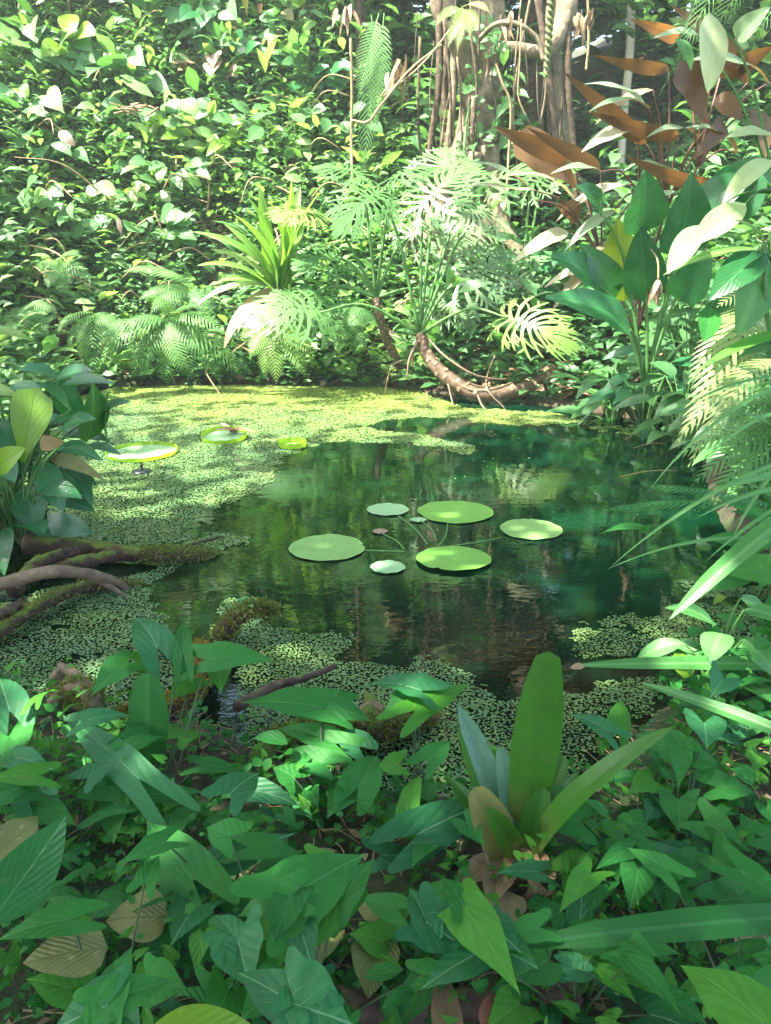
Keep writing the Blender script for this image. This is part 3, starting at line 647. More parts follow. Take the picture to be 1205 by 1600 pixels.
dens += .5*np.exp(-(((gx_-2.4)/1.1)**2+((gy_-7.4)/1.3)**2))+.18*sstep(1.9, .9, gy_)+.10*np.exp(-(((gx_+3.6)/1.2)**2+((gy_-7.6)/1.3)**2))  # crowns thickened to shade the right shore, near edge and left bank
keepc = rng.random(k) < np.clip(dens, 0, 1)
for (a, b, c_, r) in GAPS:
    s2 = (hz-c_)/SUN[2]; keepc &= ((hx-SUN[0]*s2-a)**2+(hy-SUN[1]*s2-b)**2) > (r+.08)**2
P3 = np.stack([hx, hy, hz], -1)[keepc]
own = np.argmin(np.stack([((P3[:, :2]-np.array(c)[:2])**2).sum(1) for c in ((-4.6, -.8), (-.6, -2.6), (-4.4, 3.0), (1.2, 3.2))]), 0)
for i, P_ in enumerate(SHADE):
    q = P3[own == i]; mb = MB(); L = rng.uniform(.2, .36, len(q))
    batch(mb, T_small, q, unit_dirs(len(q), -.4, .2), np.array([0, 0, 1])+rng.normal(0, .3, (len(q), 3)), L, L*.6, .5, .15)
    mb.build('crown', M['hill_dark'], P_.t)
print('canopy', len(P3))

# ---------------------------------------------------------------- arching philodendrons
def philodendron(label, trunk, rads, leaves, crownp):
    P_ = Plant('split_leaf_philodendron', label, 'philodendron', trunk[0], 'split leaf philodendrons on the far shore')
    mb = MB(); pts = tube(mb, trunk, rads, 50, 12, lump=.12)
    T_ = nrm(np.gradient(pts, axis=0)); a = 0
    for i in range(3, 49):
        for rep in (0, 1):
            a += 2.4; t_ = T_[i]; n1 = nrm(np.cross(t_, [0.3, 1, .2])); n2 = np.cross(t_, n1)
            out = n1*math.cos(a)+n2*math.sin(a); r = np.interp(i/49, np.linspace(0, 1, len(rads)), rads)
            th = np.arange(8)/8*2*math.pi; c0 = pts[i]+out*r*1.05; sd = np.cross(t_, out)
            V = [c0+sd*math.cos(x)*r*.42+t_*math.sin(x)*r*.28 for x in th]+[c0+out*.006]
            mb.add(V, None, [(j, (j+1) % 8, 8) for j in range(8)])
    tk = mb.build('trunk', [M['philo_trunk'], M['scar']], P_.t); npol = len(tk.data.polygons)
    for p_ in tk.data.polygons[npol-46*2*8:]: p_.material_index = 1
    cp = trunk[-1]
    for (px1, py1, y1, px2, py2, y2, w_, mat, arch, N, v) in leaves:
        b = PY(px1, py1, y1); e = PY(px2, py2, y2)
        o = P_.leaf(T_philo[v % 4], mat, b, e, w_, arch, N, root=cp, sr=.017, fold=.05, drp=.28, sag=.16, rip=.02)
    return P_
pA = [PY(915, 548, 8.9), PY(885, 572, 8.75), PY(830, 602, 8.55), PY(755, 616, 8.45), PY(700, 590, 8.6), PY(668, 555, 8.75), PY(656, 522, 8.85)]
pa = philodendron('philodendron with a long arching scarred trunk dipping toward the water', pA, [.06, .07, .08, .085, .078, .068, .058],
    [(795, 497, 8.3, 900, 545, 7.9, 120, 'philo_yel', 1.0, (-.35, -.9, .5), 0),
     (500, 488, 8.6, 385, 505, 8.3, 150, 'philo', .9, (.1, -.8, .8), 1),
     (590, 300, 8.8, 525, 365, 8.4, 130, 'philo', .9, (.5, -.5, .8), 2),
     (660, 320, 9.0, 745, 255, 9.4, 170, 'philo', .5, (0, -.5, 1), 3),
     (720, 440, 8.9, 800, 398, 9.2, 190, 'philo_pale', .5, (0, -.8, .8), 1),
     (745, 300, 9.3, 860, 262, 9.4, 180, 'philo', .7, (0, -.35, 1), 2), (690, 275, 9.5, 700, 232, 9.8, 170, 'philo', .4, (0, -.35, 1), 1), (760, 330, 9.0, 690, 352, 8.8, 150, 'philo_pale', .6, (0, -.7, .9), 3)], None)
stemobj(pa, [PY(656, 522, 8.85), PY(645, 555, 8.8), PY(648, 580, 8.8)], [.02, .012, .004], 'dry_red_stem' if 'dry_red_stem' in M else 'stem_red', 'hanging_root', 10, 5)
for pts, r in (([(668, 528, 8.8), (700, 560, 8.5), (755, 590, 8.4), (830, 590, 8.8), (880, 575, 9.1)], .013), ([(690, 580, 8.6), (740, 610, 8.4), (800, 598, 8.5), (868, 560, 9.1)], .016), ([(700, 600, 8.5), (712, 640, 8.3), (735, 655, 8.2)], .010),
               ([(745, 615, 8.4), (760, 640, 8.2), (800, 642, 8.3), (850, 600, 8.9)], .012), ([(780, 540, 9.2), (760, 600, 8.4), (790, 640, 8.2)], .010), ([(888, 545, 9.0), (898, 580, 8.8), (893, 640, 8.7)], .016),
               ([(667, 612, 8.5), (668, 640, 8.2), (667, 668, 8.1)], .008), ([(655, 530, 8.8), (640, 560, 8.6), (636, 590, 8.5)], .014)):
    stemobj(pa, [PY(*q) for q in pts], [r, r, r*.6], 'root_pale', 'hanging_root', 18, 5)
pB = [PY(636, 600, 9.7), PY(625, 575, 9.6), PY(605, 530, 9.5), PY(592, 490, 9.4), PY(588, 465, 9.4)]
philodendron('philodendron with a short upright trunk behind the arching one', pB, [.055, .055, .055, .05, .045],
    [(490, 330, 9.0, 430, 345, 8.6, 150, 'philo_yel', .5, (0, -.6, 1), 0),
     (560, 270, 9.3, 490, 262, 9.4, 130, 'philo', .5, (0, -.4, 1), 1),
     (620, 275, 9.6, 700, 262, 9.6, 150, 'philo', .6, (0, -.3, 1), 2),
     (500, 460, 9.1, 470, 520, 8.9, 120, 'philo', .8, (0, -.9, .6), 3),
     (690, 470, 9.5, 740, 510, 9.3, 120, 'philo_pale', .8, (.2, -.9, .5), 0),
     (640, 370, 9.7, 700, 350, 9.9, 150, 'philo_pale', .5, (0, -.8, .8), 1), (520, 400, 9.2, 460, 420, 8.9, 120, 'philo', .6, (0, -.8, .7), 2), (470, 470, 9.0, 405, 500, 8.7, 120, 'philo_pale', .8, (-.1, -.8, .7), 3)], None)
pC = [PY(830, 560, 10.4), PY(828, 520, 10.4), PY(820, 480, 10.4), PY(815, 460, 10.4)]
philodendron('pale philodendron spreading below the copper plant', pC, [.07, .07, .06, .05],
    [(800, 400, 10.2, 690, 380, 10.0, 170, 'philo_pale', .5, (0, -.7, .9), 2),
     (830, 400, 10.2, 850, 470, 9.7, 160, 'philo_pale', .7, (0, -.9, .6), 3),
     (860, 430, 10.2, 910, 480, 9.8, 130, 'philo', .7, (.1, -.9, .6), 0),
     (780, 430, 10.1, 760, 480, 9.6, 130, 'philo_pale', .7, (0, -.9, .6), 1),
     (830, 290, 10.4, 900, 260, 10.4, 150, 'philo', .6, (0, -.4, 1), 1),
     (860, 250, 10.6, 800, 235, 10.6, 160, 'philo', .6, (0, -.4, 1), 3)], None)

# ---------------------------------------------------------------- strap leaved clump on the far left shore
P_ = Plant('spider_lily', 'bright clump of arching strap leaves left of the philodendrons', 'strap plant', PY(435, 470, 9.5))
for (tx, ty, w_, a_, mt) in [(300, 362, 24, 1.0, 'strap'), (308, 415, 24, 1.0, 'strap'), (305, 480, 22, 1.2, 'big_pale'), (350, 350, 22, .8, 'strap'), (385, 305, 26, .7, 'strap'), (405, 290, 22, .4, 'strap'), (455, 282, 30, .2, 'strap'),
                             (470, 290, 26, .2, 'big_pale'), (500, 300, 20, .5, 'strap'), (330, 390, 22, .9, 'big_pale'), (365, 335, 20, .8, 'strap'), (350, 545, 26, 1.3, 'tan'), (372, 520, 22, 1.3, 'copper_pale'), (520, 420, 18, 1.2, 'strap'),
                             (500, 380, 18, 1.0, 'strap'), (340, 440, 20, 1.1, 'strap'), (420, 310, 22, .3, 'strap'), (480, 340, 20, .5, 'strap'), (510, 450, 15, 1.3, 'strap'), (395, 340, 22, .5, 'strap'), (325, 370, 18, .9, 'big_pale'), (440, 330, 22, .2, 'strap')]:
    yb = 9.4+rng.normal(0, .12)
    P_.leaf(T_strap, mt, PY(435+rng.normal(0, 9), 455, yb), PY(tx, ty, yb-.35+rng.normal(0, .2)), w_, a_, (rng.normal(0, .3), -.5, 1), stalk=False, fold=.35)
# ---------------------------------------------------------------- ferns
def fern(label, base, fronds, mat='fern', T_=None, group='ferns of the pond banks', w=.2, arch=1.1, name='fern', cat='fern'):
    P_ = Plant(name, label, cat, base, group)
    for (tp, wd, a_, m_) in fronds:
        P_.leaf(T_ or T_fern, m_ or mat, P_.base, tp, wd, a_, (rng.normal(0, .15), -.5, 1), stalk=False, name='frond', drp=.25, fold=-.08, rip=0)
    return P_
def fernpx(label, bx, by, y, tips, wpx, mat='fern', arch=1.3, T_=None, dy=.45, **k):
    b = PY(bx, by, y); fr = []
    for q in tips:
        tx, ty = q[:2]; m_ = q[2] if len(q) > 2 else None
        dd = q[3] if len(q) > 3 else rng.uniform(.3, 1)*dy
        fr.append((PY(tx, ty, y-dd), wpx*mpp(b), arch*rng.uniform(.8, 1.2), m_))
    return fern(label, b, fr, mat, T_, **k)
fernpx('large drooping fern above the left waterline', 265, 500, 9.3, [(155, 575), (205, 592), (180, 520), (262, 603), (300, 592), (330, 560), (345, 600), (240, 460), (315, 480), (380, 590), (135, 540), (225, 585), (285, 580), (195, 560), (350, 520)], 60)
fernpx('fern with arching fronds higher on the left bank', 300, 450, 9.6, [(235, 490), (190, 425), (255, 500), (245, 430), (330, 500), (275, 405), (215, 470)], 46)
fernpx('bright fern hanging under the strap leaves', 430, 510, 9.0, [(390, 560), (432, 600), (478, 590), (415, 590), (465, 545), (375, 530), (492, 560)], 44, 'philo_yel')
fernpx('small pale fern at the left edge of the bank', 95, 410, 9.6, [(60, 425), (100, 465), (140, 440), (125, 400), (75, 450)], 40)
fernpx('dull fern half hidden at the far left shore', 40, 480, 9.2, [(10, 520), (45, 540), (75, 520), (90, 490), (20, 490)], 42)
fernpx('fern low behind the left edge plant', 150, 490, 8.9, [(110, 540), (130, 570), (175, 560), (90, 520), (185, 530), (150, 600)], 46)
fernpx('fern in the shade right of the ferns by the strap clump', 545, 480, 9.9, [(500, 520), (530, 560), (570, 550), (590, 520), (510, 500)], 42)
hf = Plant('hanging_fern', 'long fern hanging straight down beside the dry yellow vine', 'fern', PY(590, 15, 10.8))
for a, b in (((588, 30), (568, 270)), ((600, 20), (585, 200)), ((580, 25), (600, 160)), ((592, 20), (560, 150))):
    hf.leaf(T_fernN, 'fern', PY(*a, 10.8), PY(*b, 10.6), 52, .25, (0, -1, .1), stalk=False, name='frond', rip=0)
hf2 = Plant('hanging_fern', 'fern tuft drooping from the left limb of the fig tree', 'fern', PY(725, 10, 10.4))
for a, b in (((725, 15), (700, 75)), ((725, 15), (735, 60)), ((722, 12), (765, 20)), ((725, 15), (680, 40)), ((722, 10), (715, 80)), ((726, 15), (745, 50))):
    hf2.leaf(T_fernN, 'fern_pale', PY(*a, 10.5), PY(*b, 10.1), 30, .9, (0, -.7, .8), stalk=False, name='frond', rip=0)
# right shore ferns
fernpx('pale sunlit fern drooping down the right shore', 1205, 470, 5.2, [(1075, 600, 'fern_pale', .5), (1060, 690, 'fern_pale', .7), (1120, 480, 'fern_pale', .3), (1110, 700, 'fern_pale', .6), (1085, 640, 'fern_pale', .5)], 80, 'fern_pale', 1.5)
fernpx('tan weathered fern at the right waterline', 1215, 560, 4.6, [(1052, 700, 'fern_pale', .5), (1075, 730, 'fern_pale', .6), (1140, 735, 'fern', .4)], 60, 'fern_pale', 1.1)
fernpx('fresh green fern leaning out from the right edge', 1240, 660, 3.9, [(1050, 720), (1080, 760), (1120, 700), (1090, 800), (1150, 790), (1110, 660), (1170, 640)], 66, 'fern', 1.0)
bs = fernpx('slender sword fern reaching left over the open water', 1205, 790, 3.4, [(945, 797, 'fern_deep', .15), (1010, 760, 'fern_deep', .2)], 26, 'fern_deep', .3, T_boston, name='sword_fern')
fernpx('small fern below the grass on the right shore', 1215, 700, 3.8, [(1130, 610), (1150, 580), (1110, 640), (1180, 560)], 50, 'fern', .9)
# ---------------------------------------------------------------- copper leaved plant, upper right
cp_ = Plant('copper_leaf_plant', 'tall plant with copper brown leaf undersides over the right shore', 'copper plant', PY(985, 520, 7.4), stem='stem_red')
cb = cp_.base; cn = [PY(940, 400, 7.2), PY(1040, 330, 7.2), PY(1090, 260, 7.0), PY(1000, 300, 7.3)]
for c_ in cn: stemobj(cp_, [cb+rng.normal(0, .05, 3), (cb+c_)/2+rng.normal(0, .04, 3), c_], [.018, .014, .01], 'stem_red', 'cane', 16, 6)
CL = [(900, 292, 800, 215, 62, 'copper', .5, (.4, -1, .3), 0), (888, 250, 770, 197, 34, 'copper', .5, (.1, -.9, -.3), 0), (938, 262, 825, 200, 26, 'copper', .4, (.1, -.9, -.3), 0), (1105, 200, 1058, 98, 62, 'copper', .3, (.6, -1, .2), 1), (1128, 292, 975, 242, 30, 'copper', .7, (.1, -.7, -.5), 0),
      (1045, 108, 928, 86, 24, 'copper', .6, (0, -.8, -.4), 1), (1170, 128, 1048, 8, 40, 'copper', .5, (.5, -.9, -.2), 2), (1115, 110, 1210, 72, 44, 'copper', .6, (0, -.8, -.5), 2), (1062, 212, 915, 172, 28, 'copper', .7, (0, -.8, -.4), 1), (1130, 190, 1080, 250, 34, 'copper', .8, (.4, -.8, .4), 1),
      (1010, 225, 880, 112, 30, 'copper', .5, (.2, -.8, -.4), 1), (835, 312, 700, 298, 20, 'copper_pale', .5, (0, -.4, 1), 0), (830, 296, 728, 252, 26, 'copper_green', .4, (0, -.6, 1), 0), (978, 290, 868, 348, 30, 'copper_pale', .7, (0, -.5, 1), 3), (888, 362, 800, 412, 30, 'copper_pale', .8, (0, -.8, .6), 0),
      (978, 375, 862, 486, 34, 'tan', .8, (-.4, -.9, .4), 0), (992, 196, 908, 238, 32, 'copper_pale', .4, (0, -.7, .7), 3), (940, 268, 860, 272, 26, 'copper_green', .6, (0, -.5, 1), 3), (1010, 165, 910, 132, 28, 'copper_green', .6, (0, -.5, 1), 1), (1015, 170, 920, 175, 26, 'copper_green', .6, (0, -.5, 1), 1),
      (1200, 130, 1075, 95, 40, 'copper_green', .5, (0, -.7, .8), 2), (1180, 170, 1195, 250, 40, 'copper', .5, (0, -.9, .2), 2), (905, 338, 868, 320, 40, 'copper', .9, (0, -.9, .2), 0), (1090, 215, 1010, 215, 28, 'copper_green', .7, (0, -.5, 1), 1), (1000, 380, 950, 430, 26, 'copper_green', .7, (0, -.7, .7), 3),
      (1060, 60, 985, 30, 26, 'copper', .6, (.1, -.9, -.3), 2), (1150, 60, 1205, 10, 40, 'copper_green', .5, (0, -.9, .3), 2), (1120, 150, 1160, 190, 40, 'copper', .5, (0, -.9, .1), 2), (1000, 330, 1060, 300, 30, 'copper_green', .7, (0, -.7, .7), 3), (900, 320, 790, 275, 20, 'copper_pale', .7, (0, -.5, 1), 0), (1020, 140, 930, 195, 20, 'tan', .6, (0, -.6, .8), 1), (960, 330, 880, 395, 22, 'copper_green', .7, (0, -.6, .8), 3), (1080, 300, 1000, 250, 24, 'copper_green', .5, (0, -.6, .8), 3), (1150, 240, 1070, 200, 26, 'copper_green', .5, (0, -.6, .8), 2), (940, 410, 850, 450, 20, 'copper_pale', .8, (0, -.7, .6), 3), (1100, 60, 1020, 60, 22, 'copper_green', .5, (0, -.7, .6), 2)]
for (x1, y1, x2, y2, w_, mt, a_, N, ci) in CL:
    yb = 7.1+rng.normal(0, .15); cp_.leaf(T_obov if w_ > 50 else T_lance, mt, PY(x1, y1, yb), PY(x2, y2, yb-.25+rng.normal(0, .15)), w_*(1.1 if w_ > 50 else .95), a_*1.4, N, root=cn[ci], sr=.008, fold=rng.uniform(.05, .3), rip=.06)
# big plain leaves in front of / below it
bg_ = Plant('broad_leaf_plant', 'clump of broad glossy green leaves with one backlit yellow leaf at the right shore', 'broad leaf plant', PY(1010, 600, 6.9))
for (x1, y1, x2, y2, w_, mt, a_, N) in [(1000, 365, 1008, 265, 78, 'big_dark', .5, (.2, -1, .2)), (1010, 470, 1000, 350, 66, 'big_dark', .3, (-.3, -1, .2)), (975, 470, 965, 340, 74, 'big_yellow', .25, (-.2, -1, .15)), (985, 515, 850, 465, 70, 'big_dark', .8, (0, -.7, .8)),
        (960, 470, 905, 380, 60, 'big_dark', .6, (-.2, -.8, .6)), (1060, 400, 1080, 270, 84, 'big_dark', .5, (.1, -1, .3)), (1130, 330, 1200, 240, 90, 'big_dark', .6, (0, -.8, .6)), (1090, 330, 1185, 270, 60, 'big_dark', .7, (0, -.8, .6)), (1060, 470, 1110, 390, 60, 'big_dark', .6, (0, -.9, .5)),
        (930, 440, 860, 400, 55, 'big_dark', .7, (0, -.8, .6)), (940, 330, 900, 290, 50, 'big_dark', .7, (0, -.8, .6)), (1110, 520, 1160, 430, 60, 'big_dark', .6, (0, -.9, .5))]:
    yb = 6.7+rng.normal(0, .1)+(.3 if mt == 'big_yellow' else 0); bg_.leaf(T_ovate, mt, PY(x1, y1, yb), PY(x2, y2, yb-.2), w_, a_, N, sr=.014, fold=.2, rip=.03)  # light coming through one leaf is put into its yellow colour
dr = Plant('withered_flower', 'small withered brown seed head hanging among the broad leaves', 'seed head', PY(1030, 435, 6.5), stem='vine')
for i in range(9): dr.leaf(T_lance, 'dry', PY(1029, 436, 6.5), PY(1029+rng.normal(0, 13), 470+rng.uniform(-8, 10), 6.5-rng.uniform(-.06, .1)), 9, .4, (rng.normal(), -1, .2), stalk=False, name='petal')
stemobj(dr, [PY(1029, 437, 6.5), PY(1027, 405, 6.55), PY(1010, 380, 6.7)], .008, 'vine')
# pale and green leaves at the far right, closer
rp = Plant('pointed_leaf_shrub', 'shrub with pale cream and green pointed leaves at the right edge', 'shrub', PY(1240, 640, 4.7))
sm_ = [PY(1195, 385, 4.6), PY(1215, 300, 4.8)]
stemobj(rp, [rp.base, PY(1200, 500, 4.6), sm_[0]], [.022, .016, .012]); stemobj(rp, [rp.base, PY(1225, 420, 4.8), sm_[1]], [.022, .016, .012])
for (x1, y1, x2, y2, w_, mt, a_, N, ci) in [(1196, 395, 1108, 470, 50, 'big_dark', .7, (-.3, -.8, .6), 0), (1192, 400, 1150, 525, 62, 'grass', .6, (.2, -1, .2), 0), (1188, 392, 1036, 430, 22, 'strap', .7, (0, -.5, 1), 0), (1165, 318, 1080, 385, 40, 'big_pale', .4, (-.2, -.8, .6), 1), (1095, 352, 1042, 428, 34, 'big_pale', .5, (-.3, -.9, .4), 1),
        (1200, 380, 1145, 343, 20, 'strap', .5, (0, -.6, .8), 0), (1205, 250, 1128, 320, 30, 'big_pale', 1.0, (0, -.6, .8), 1), (1215, 215, 1135, 215, 34, 'big_pale', .6, (0, -.5, .9), 1), (1202, 392, 1215, 350, 24, 'strap', .4, (0, -.7, .7), 0), (1110, 480, 1100, 535, 32, 'arrow', .6, (0, -.9, .4), 0),
        (1110, 20, 1105, 145, 48, 'big_pale', .4, (.3, -1, .1), 1), (1060, 60, 1080, 110, 26, 'heart', .4, (.3, -1, .1), 1), (1240, 330, 1190, 270, 40, 'heart', .5, (0, -.8, .6), 1), (1235, 520, 1085, 582, 22, 'arrow_light', .7, (0, -.5, 1), 0), (1230, 540, 1150, 560, 20, 'heart', .7, (0, -.5, 1), 0)]:
    yb = 4.7+rng.normal(0, .08); rp.leaf(T_ell if w_ > 26 else T_lance, mt, PY(x1, y1, yb), PY(x2, y2, yb-.15), w_*1.15, a_, N, root=sm_[ci], sr=.007, fold=.15, rip=.02)
pm = Plant('drooping_palm', 'fine bladed grey green fronds drooping at the top right', 'palm', PY(1230, -60, 5.2))
for (a, b) in (((1130, -40), (1030, 150)), ((1180, -40), (1075, 110)), ((1110, -60), (1065, 60)), ((1230, -20), (1150, 110)), ((1240, 60), (1200, 230)), ((1170, -60), (1130, 60))):
    pm.leaf(T_palm, 'fern', PY(*a, 5.2), PY(*b, 4.9), 75, .9, (0, -.8, .6), stalk=False, name='frond', rip=0, drp=.3)
# dark lance leaved shrubs along the right shore
def lanceclump(label, bx, by, y, k, ln, wpx, mat, spread=1.0, T_=None, name='lance_leaf_plant', group='lance leaved plants on the shores', zr=(.15, .9), stalkk=.9):
    b = PY(bx, by, y); b[2] = gz(b[0], b[1]); P_ = Plant(name, label, 'leafy plant', b, group)
    for i in range(k):
        a = rng.uniform(0, 2*math.pi); r = rng.uniform(.15, 1)*spread; h = rng.uniform(*zr)*(1.15-r*.5)
        a_ = b+np.array([math.cos(a)*r*.45, math.sin(a)*r*.45-.05, h*stalkk]); d = np.array([math.cos(a), math.sin(a)-.25, rng.uniform(-.75, .3)])
        P_.leaf(T_ or T_lance, mat, a_, a_+nrm(d)*ln*rng.uniform(.7, 1.15), wpx*rng.uniform(.8, 1.2), rng.uniform(.5, 1.2), (rng.normal(0, .2), -.4+rng.normal(0, .2), 1), sr=.005)
    return P_
lanceclump('dark drooping plant under the broad leaves', 960, 640, 7.6, 26, .42, 26, 'hill_dark', .8)
lanceclump('dark leafy plant at the water right of the arching trunk', 1010, 645, 7.2, 24, .40, 24, 'peace', .8)
lanceclump('shaded plant left of the broad leaves and above the trunk end', 930, 590, 9.7, 18, .40, 24, 'hill_dark', .7)
lanceclump('drooping dark plant beside the pale fern', 1070, 640, 6.4, 20, .36, 26, 'hill_dark', .7)
lanceclump('shaded shrub behind the withered seed head', 1080, 560, 7.6, 22, .5, 28, 'hill_dark', 1.0, zr=(.3, 1.5))
lanceclump('tall dark shrub between the philodendron and the copper plant', 880, 560, 9.8, 18, .5, 26, 'big_dark', .9, zr=(.3, 1.6))
# ---------------------------------------------------------------- left shore plant
lp = Plant('peace_lily', 'dense glossy peace lily clump on the left shore', 'leafy plant', np.array([*PZ(30, 850)[:2], .1])*[1, 1, 1])
for (x1, y1, x2, y2, w_, mt, a_) in [(95, 590, 30, 578, 40, 'peace', .6), (80, 600, 145, 580, 40, 'peace', .6), (120, 660, 100, 570, 50, 'peace', .5), (135, 690, 145, 600, 52, 'heart', .5), (170, 690, 172, 610, 46, 'heart', .4), (150, 650, 205, 628, 30, 'peace', .6), (90, 680, 150, 655, 40, 'peace', .8), (100, 672, 172, 690, 34, 'peace', .7),
        (90, 700, 160, 720, 36, 'peace', .8), (85, 725, 152, 760, 36, 'peace', .9), (80, 715, 165, 752, 26, 'faded', .9), (100, 690, 110, 740, 30, 'peace', .8), (60, 745, 130, 775, 40, 'peace', .8), (55, 770, 148, 800, 40, 'peace', .6), (45, 820, 150, 838, 50, 'peace', .5), (40, 760, 60, 830, 50, 'peace', .6), (0, 660, 25, 720, 44, 'peace', .8),
        (-20, 700, 40, 750, 34, 'peace', .9), (-20, 730, 37, 785, 34, 'peace', 1.), (-20, 790, 62, 880, 30, 'faded', 1.1), (-30, 800, 40, 840, 40, 'peace', .7), (-40, 840, 20, 870, 40, 'peace', .7), (20, 600, 70, 640, 40, 'peace', .6), (-30, 610, 30, 620, 30, 'lime', .5), (-20, 545, 45, 515, 24, 'lime', .3), (-20, 520, 55, 535, 22, 'lime', .7),
        (60, 690, 85, 640, 36, 'peace', .5), (0, 690, -10, 620, 40, 'peace', .5), (110, 640, 60, 600, 44, 'peace', .6), (130, 700, 190, 712, 26, 'peace', .8), (60, 720, 100, 800, 40, 'peace', .7), (120, 740, 145, 790, 26, 'peace', .9), (20, 780, 90, 870, 30, 'peace', .7), (60, 780, 75, 850, 36, 'peace', .5), (100, 600, 180, 600, 34, 'peace', .5)]:
    yb = 4.15+rng.normal(0, .12); lp.leaf(T_ell if w_ > 38 else T_lance, mt, PY(x1, y1, yb), PY(x2, y2, yb-.12), w_*1.1, a_, (rng.normal(.1, .25), -.55, .9), root=lp.base+rng.normal(0, .06, 3)*[1, 1, 0], sr=.007, fold=.2)
ll_ = Plant('rubber_plant', 'small plant with a big lime green paddle leaf at the left edge', 'leafy plant', PY(35, 790, 3.95)*[1, 1, 0]+[0, 0, .12])
ll_.leaf(T_obov, 'lime', PY(36, 722, 3.9), PY(58, 606, 3.95), 72, .2, (-.1, -1, .2), fold=.1)
ll_.leaf(T_ell, 'tan', PY(90, 700, 3.8), PY(66, 680, 3.7), 34, .4, (0, -1, .4))
ll_.leaf(T_ell, 'lime', PY(-5, 735, 3.8), PY(40, 700, 3.7), 40, .6, (0, -1, .5))
# ---------------------------------------------------------------- hillside individuals
HP = 'broad leaved plants on the left bank'
def hillplant(label, px, py, y, k, ln, wpx, mat, T_=T_heart, up=.5, spread=.35, face=1., name='broad_leaf_plant'):
    b = PY(px, py, y); x0, y0 = b[0], b[1]
    # find the ground point along this line of sight
    d = ray(px, py); ts = np.linspace(6, 18, 400)/d[1]; pts = np.array([0, 0, CZ])+d*ts[:, None]; h = ground(pts[:, 0], pts[:, 1])
    hit = np.where(pts[:, 2] < h+up*.6)[0]; b = pts[hit[0]] if len(hit) else pts[200]
    g = np.array([b[0], b[1]+.05, gz(b[0], b[1]+.05)]); P_ = Plant(name, label, 'leafy plant', g, HP)
    for i in range(int(k*1.5)):
        a = rng.uniform(0, 2*math.pi); r = rng.uniform(.2, 1)*spread*1.25; h = up*rng.uniform(.5, 1.15)
        a_ = g+np.array([math.cos(a)*r, math.sin(a)*r*.5-.15, h]); dd = np.array([math.cos(a)*.9, -.45, rng.uniform(-.9, .35)])
        mt = mat if isinstance(mat, str) else mat[rng.integers(len(mat))]
        P_.leaf(T_, mt, a_, a_+nrm(dd)*ln*rng.uniform(.7, 1.2), wpx*rng.uniform(.85, 1.2), rng.uniform(.3, .9), (rng.normal(0, .3), -.9*face, .6), sr=.006, fold=.12)
    return P_
HL = ['hill_light', 'heart', 'hill']
for a in [('pale heart leaved plant at the top left corner', 55, 100, 11, 7, .34, 42, ['heart', 'hill_light'], T_heart, .7, .5),
          ('upright bright green taro like leaves near the top left', 115, 90, 11, 5, .40, 34, ['lime', 'heart'], T_ovate, 1.0, .25),
          ('pale leaf cluster at the left edge below the top corner', 30, 190, 11, 6, .34, 36, ['hill_light', 'heart'], T_heart, .5, .4),
          ('large green leaves beside the bare twig heap', 180, 140, 11, 7, .42, 44, 'heart', T_heart, .6, .5),
          ('cluster of dark heart leaves at the top middle', 330, 90, 11.5, 9, .30, 34, ['heart', 'big_dark'], T_heart, .9, .6),
          ('heart leaves turning yellow below the dark vine', 345, 125, 11.2, 7, .24, 28, ['heart', 'big_yellow', 'dry'], T_heart, .4, .4),
          ('pale vine leaves by the dark stump', 400, 85, 11.6, 9, .22, 24, ['heart', 'faded'], T_ovate, .8, .4),
          ('yellow green upright shoots in the middle of the left bank', 320, 230, 10.8, 8, .30, 20, 'lime', T_lance, .5, .5),
          ('lime shoots above the strap clump', 385, 240, 10.6, 8, .32, 20, ['lime', 'hill_light'], T_lance, .5, .5),
          ('heart leaves in half shade on the left edge', 65, 250, 10.6, 7, .26, 32, ['heart', 'hill'], T_heart, .4, .5),
          ('white variegated leaf group left of the bank centre', 205, 330, 10.2, 6, .28, 26, ['big_pale', 'heart'], T_ovate, .4, .35),
          ('broad pointed leaves above the high fern', 220, 380, 9.9, 8, .34, 30, ['heart', 'hill'], T_ell, .4, .5),
          ('light green leaves at the left edge of the bank', 30, 330, 10.2, 8, .28, 26, HL, T_ovate, .4, .5),
          ('narrow leaved plant at the foot of the bank by the ferns', 120, 355, 10, 9, .26, 20, HL, T_lance, .5, .5),
          ('leafy shoots between the strap clump and the ferns', 270, 290, 10.4, 9, .3, 22, HL, T_lance, .5, .5),
          ('mid green shrub right of the bare twig heap', 250, 200, 11, 10, .3, 26, HL, T_ell, .5, .6),
          ('sunny shrub at the upper middle of the bank', 440, 220, 11, 9, .28, 24, HL, T_ell, .5, .6),
          ('leafy stems at the top edge left of centre', 250, 30, 12, 10, .34, 30, ['heart', 'hill'], T_ell, .7, .6),
          ('pale grassy leaves in the top left corner', 20, 20, 12, 10, .45, 18, ['big_pale', 'hill_light'], T_lance, .7, .5),
          ('palmate light leaves at the top beside the hanging fern', 500, 40, 11.8, 10, .28, 18, ['hill_light', 'lime'], T_lance, .9, .5),
          ('broad leaves at the top edge by the fig tree', 530, 15, 12, 7, .36, 36, ['heart', 'hill'], T_heart, .9, .5),
          ('small shrub beneath the hanging fern', 520, 215, 11, 10, .24, 18, ['hill', 'hill_dark'], T_ell, .5, .5),
          ('dark leaf group below the palmate leaves', 480, 140, 11.6, 10, .26, 22, ['hill_dark', 'big_dark'], T_ovate, .6, .5)]:
    hillplant(*a)
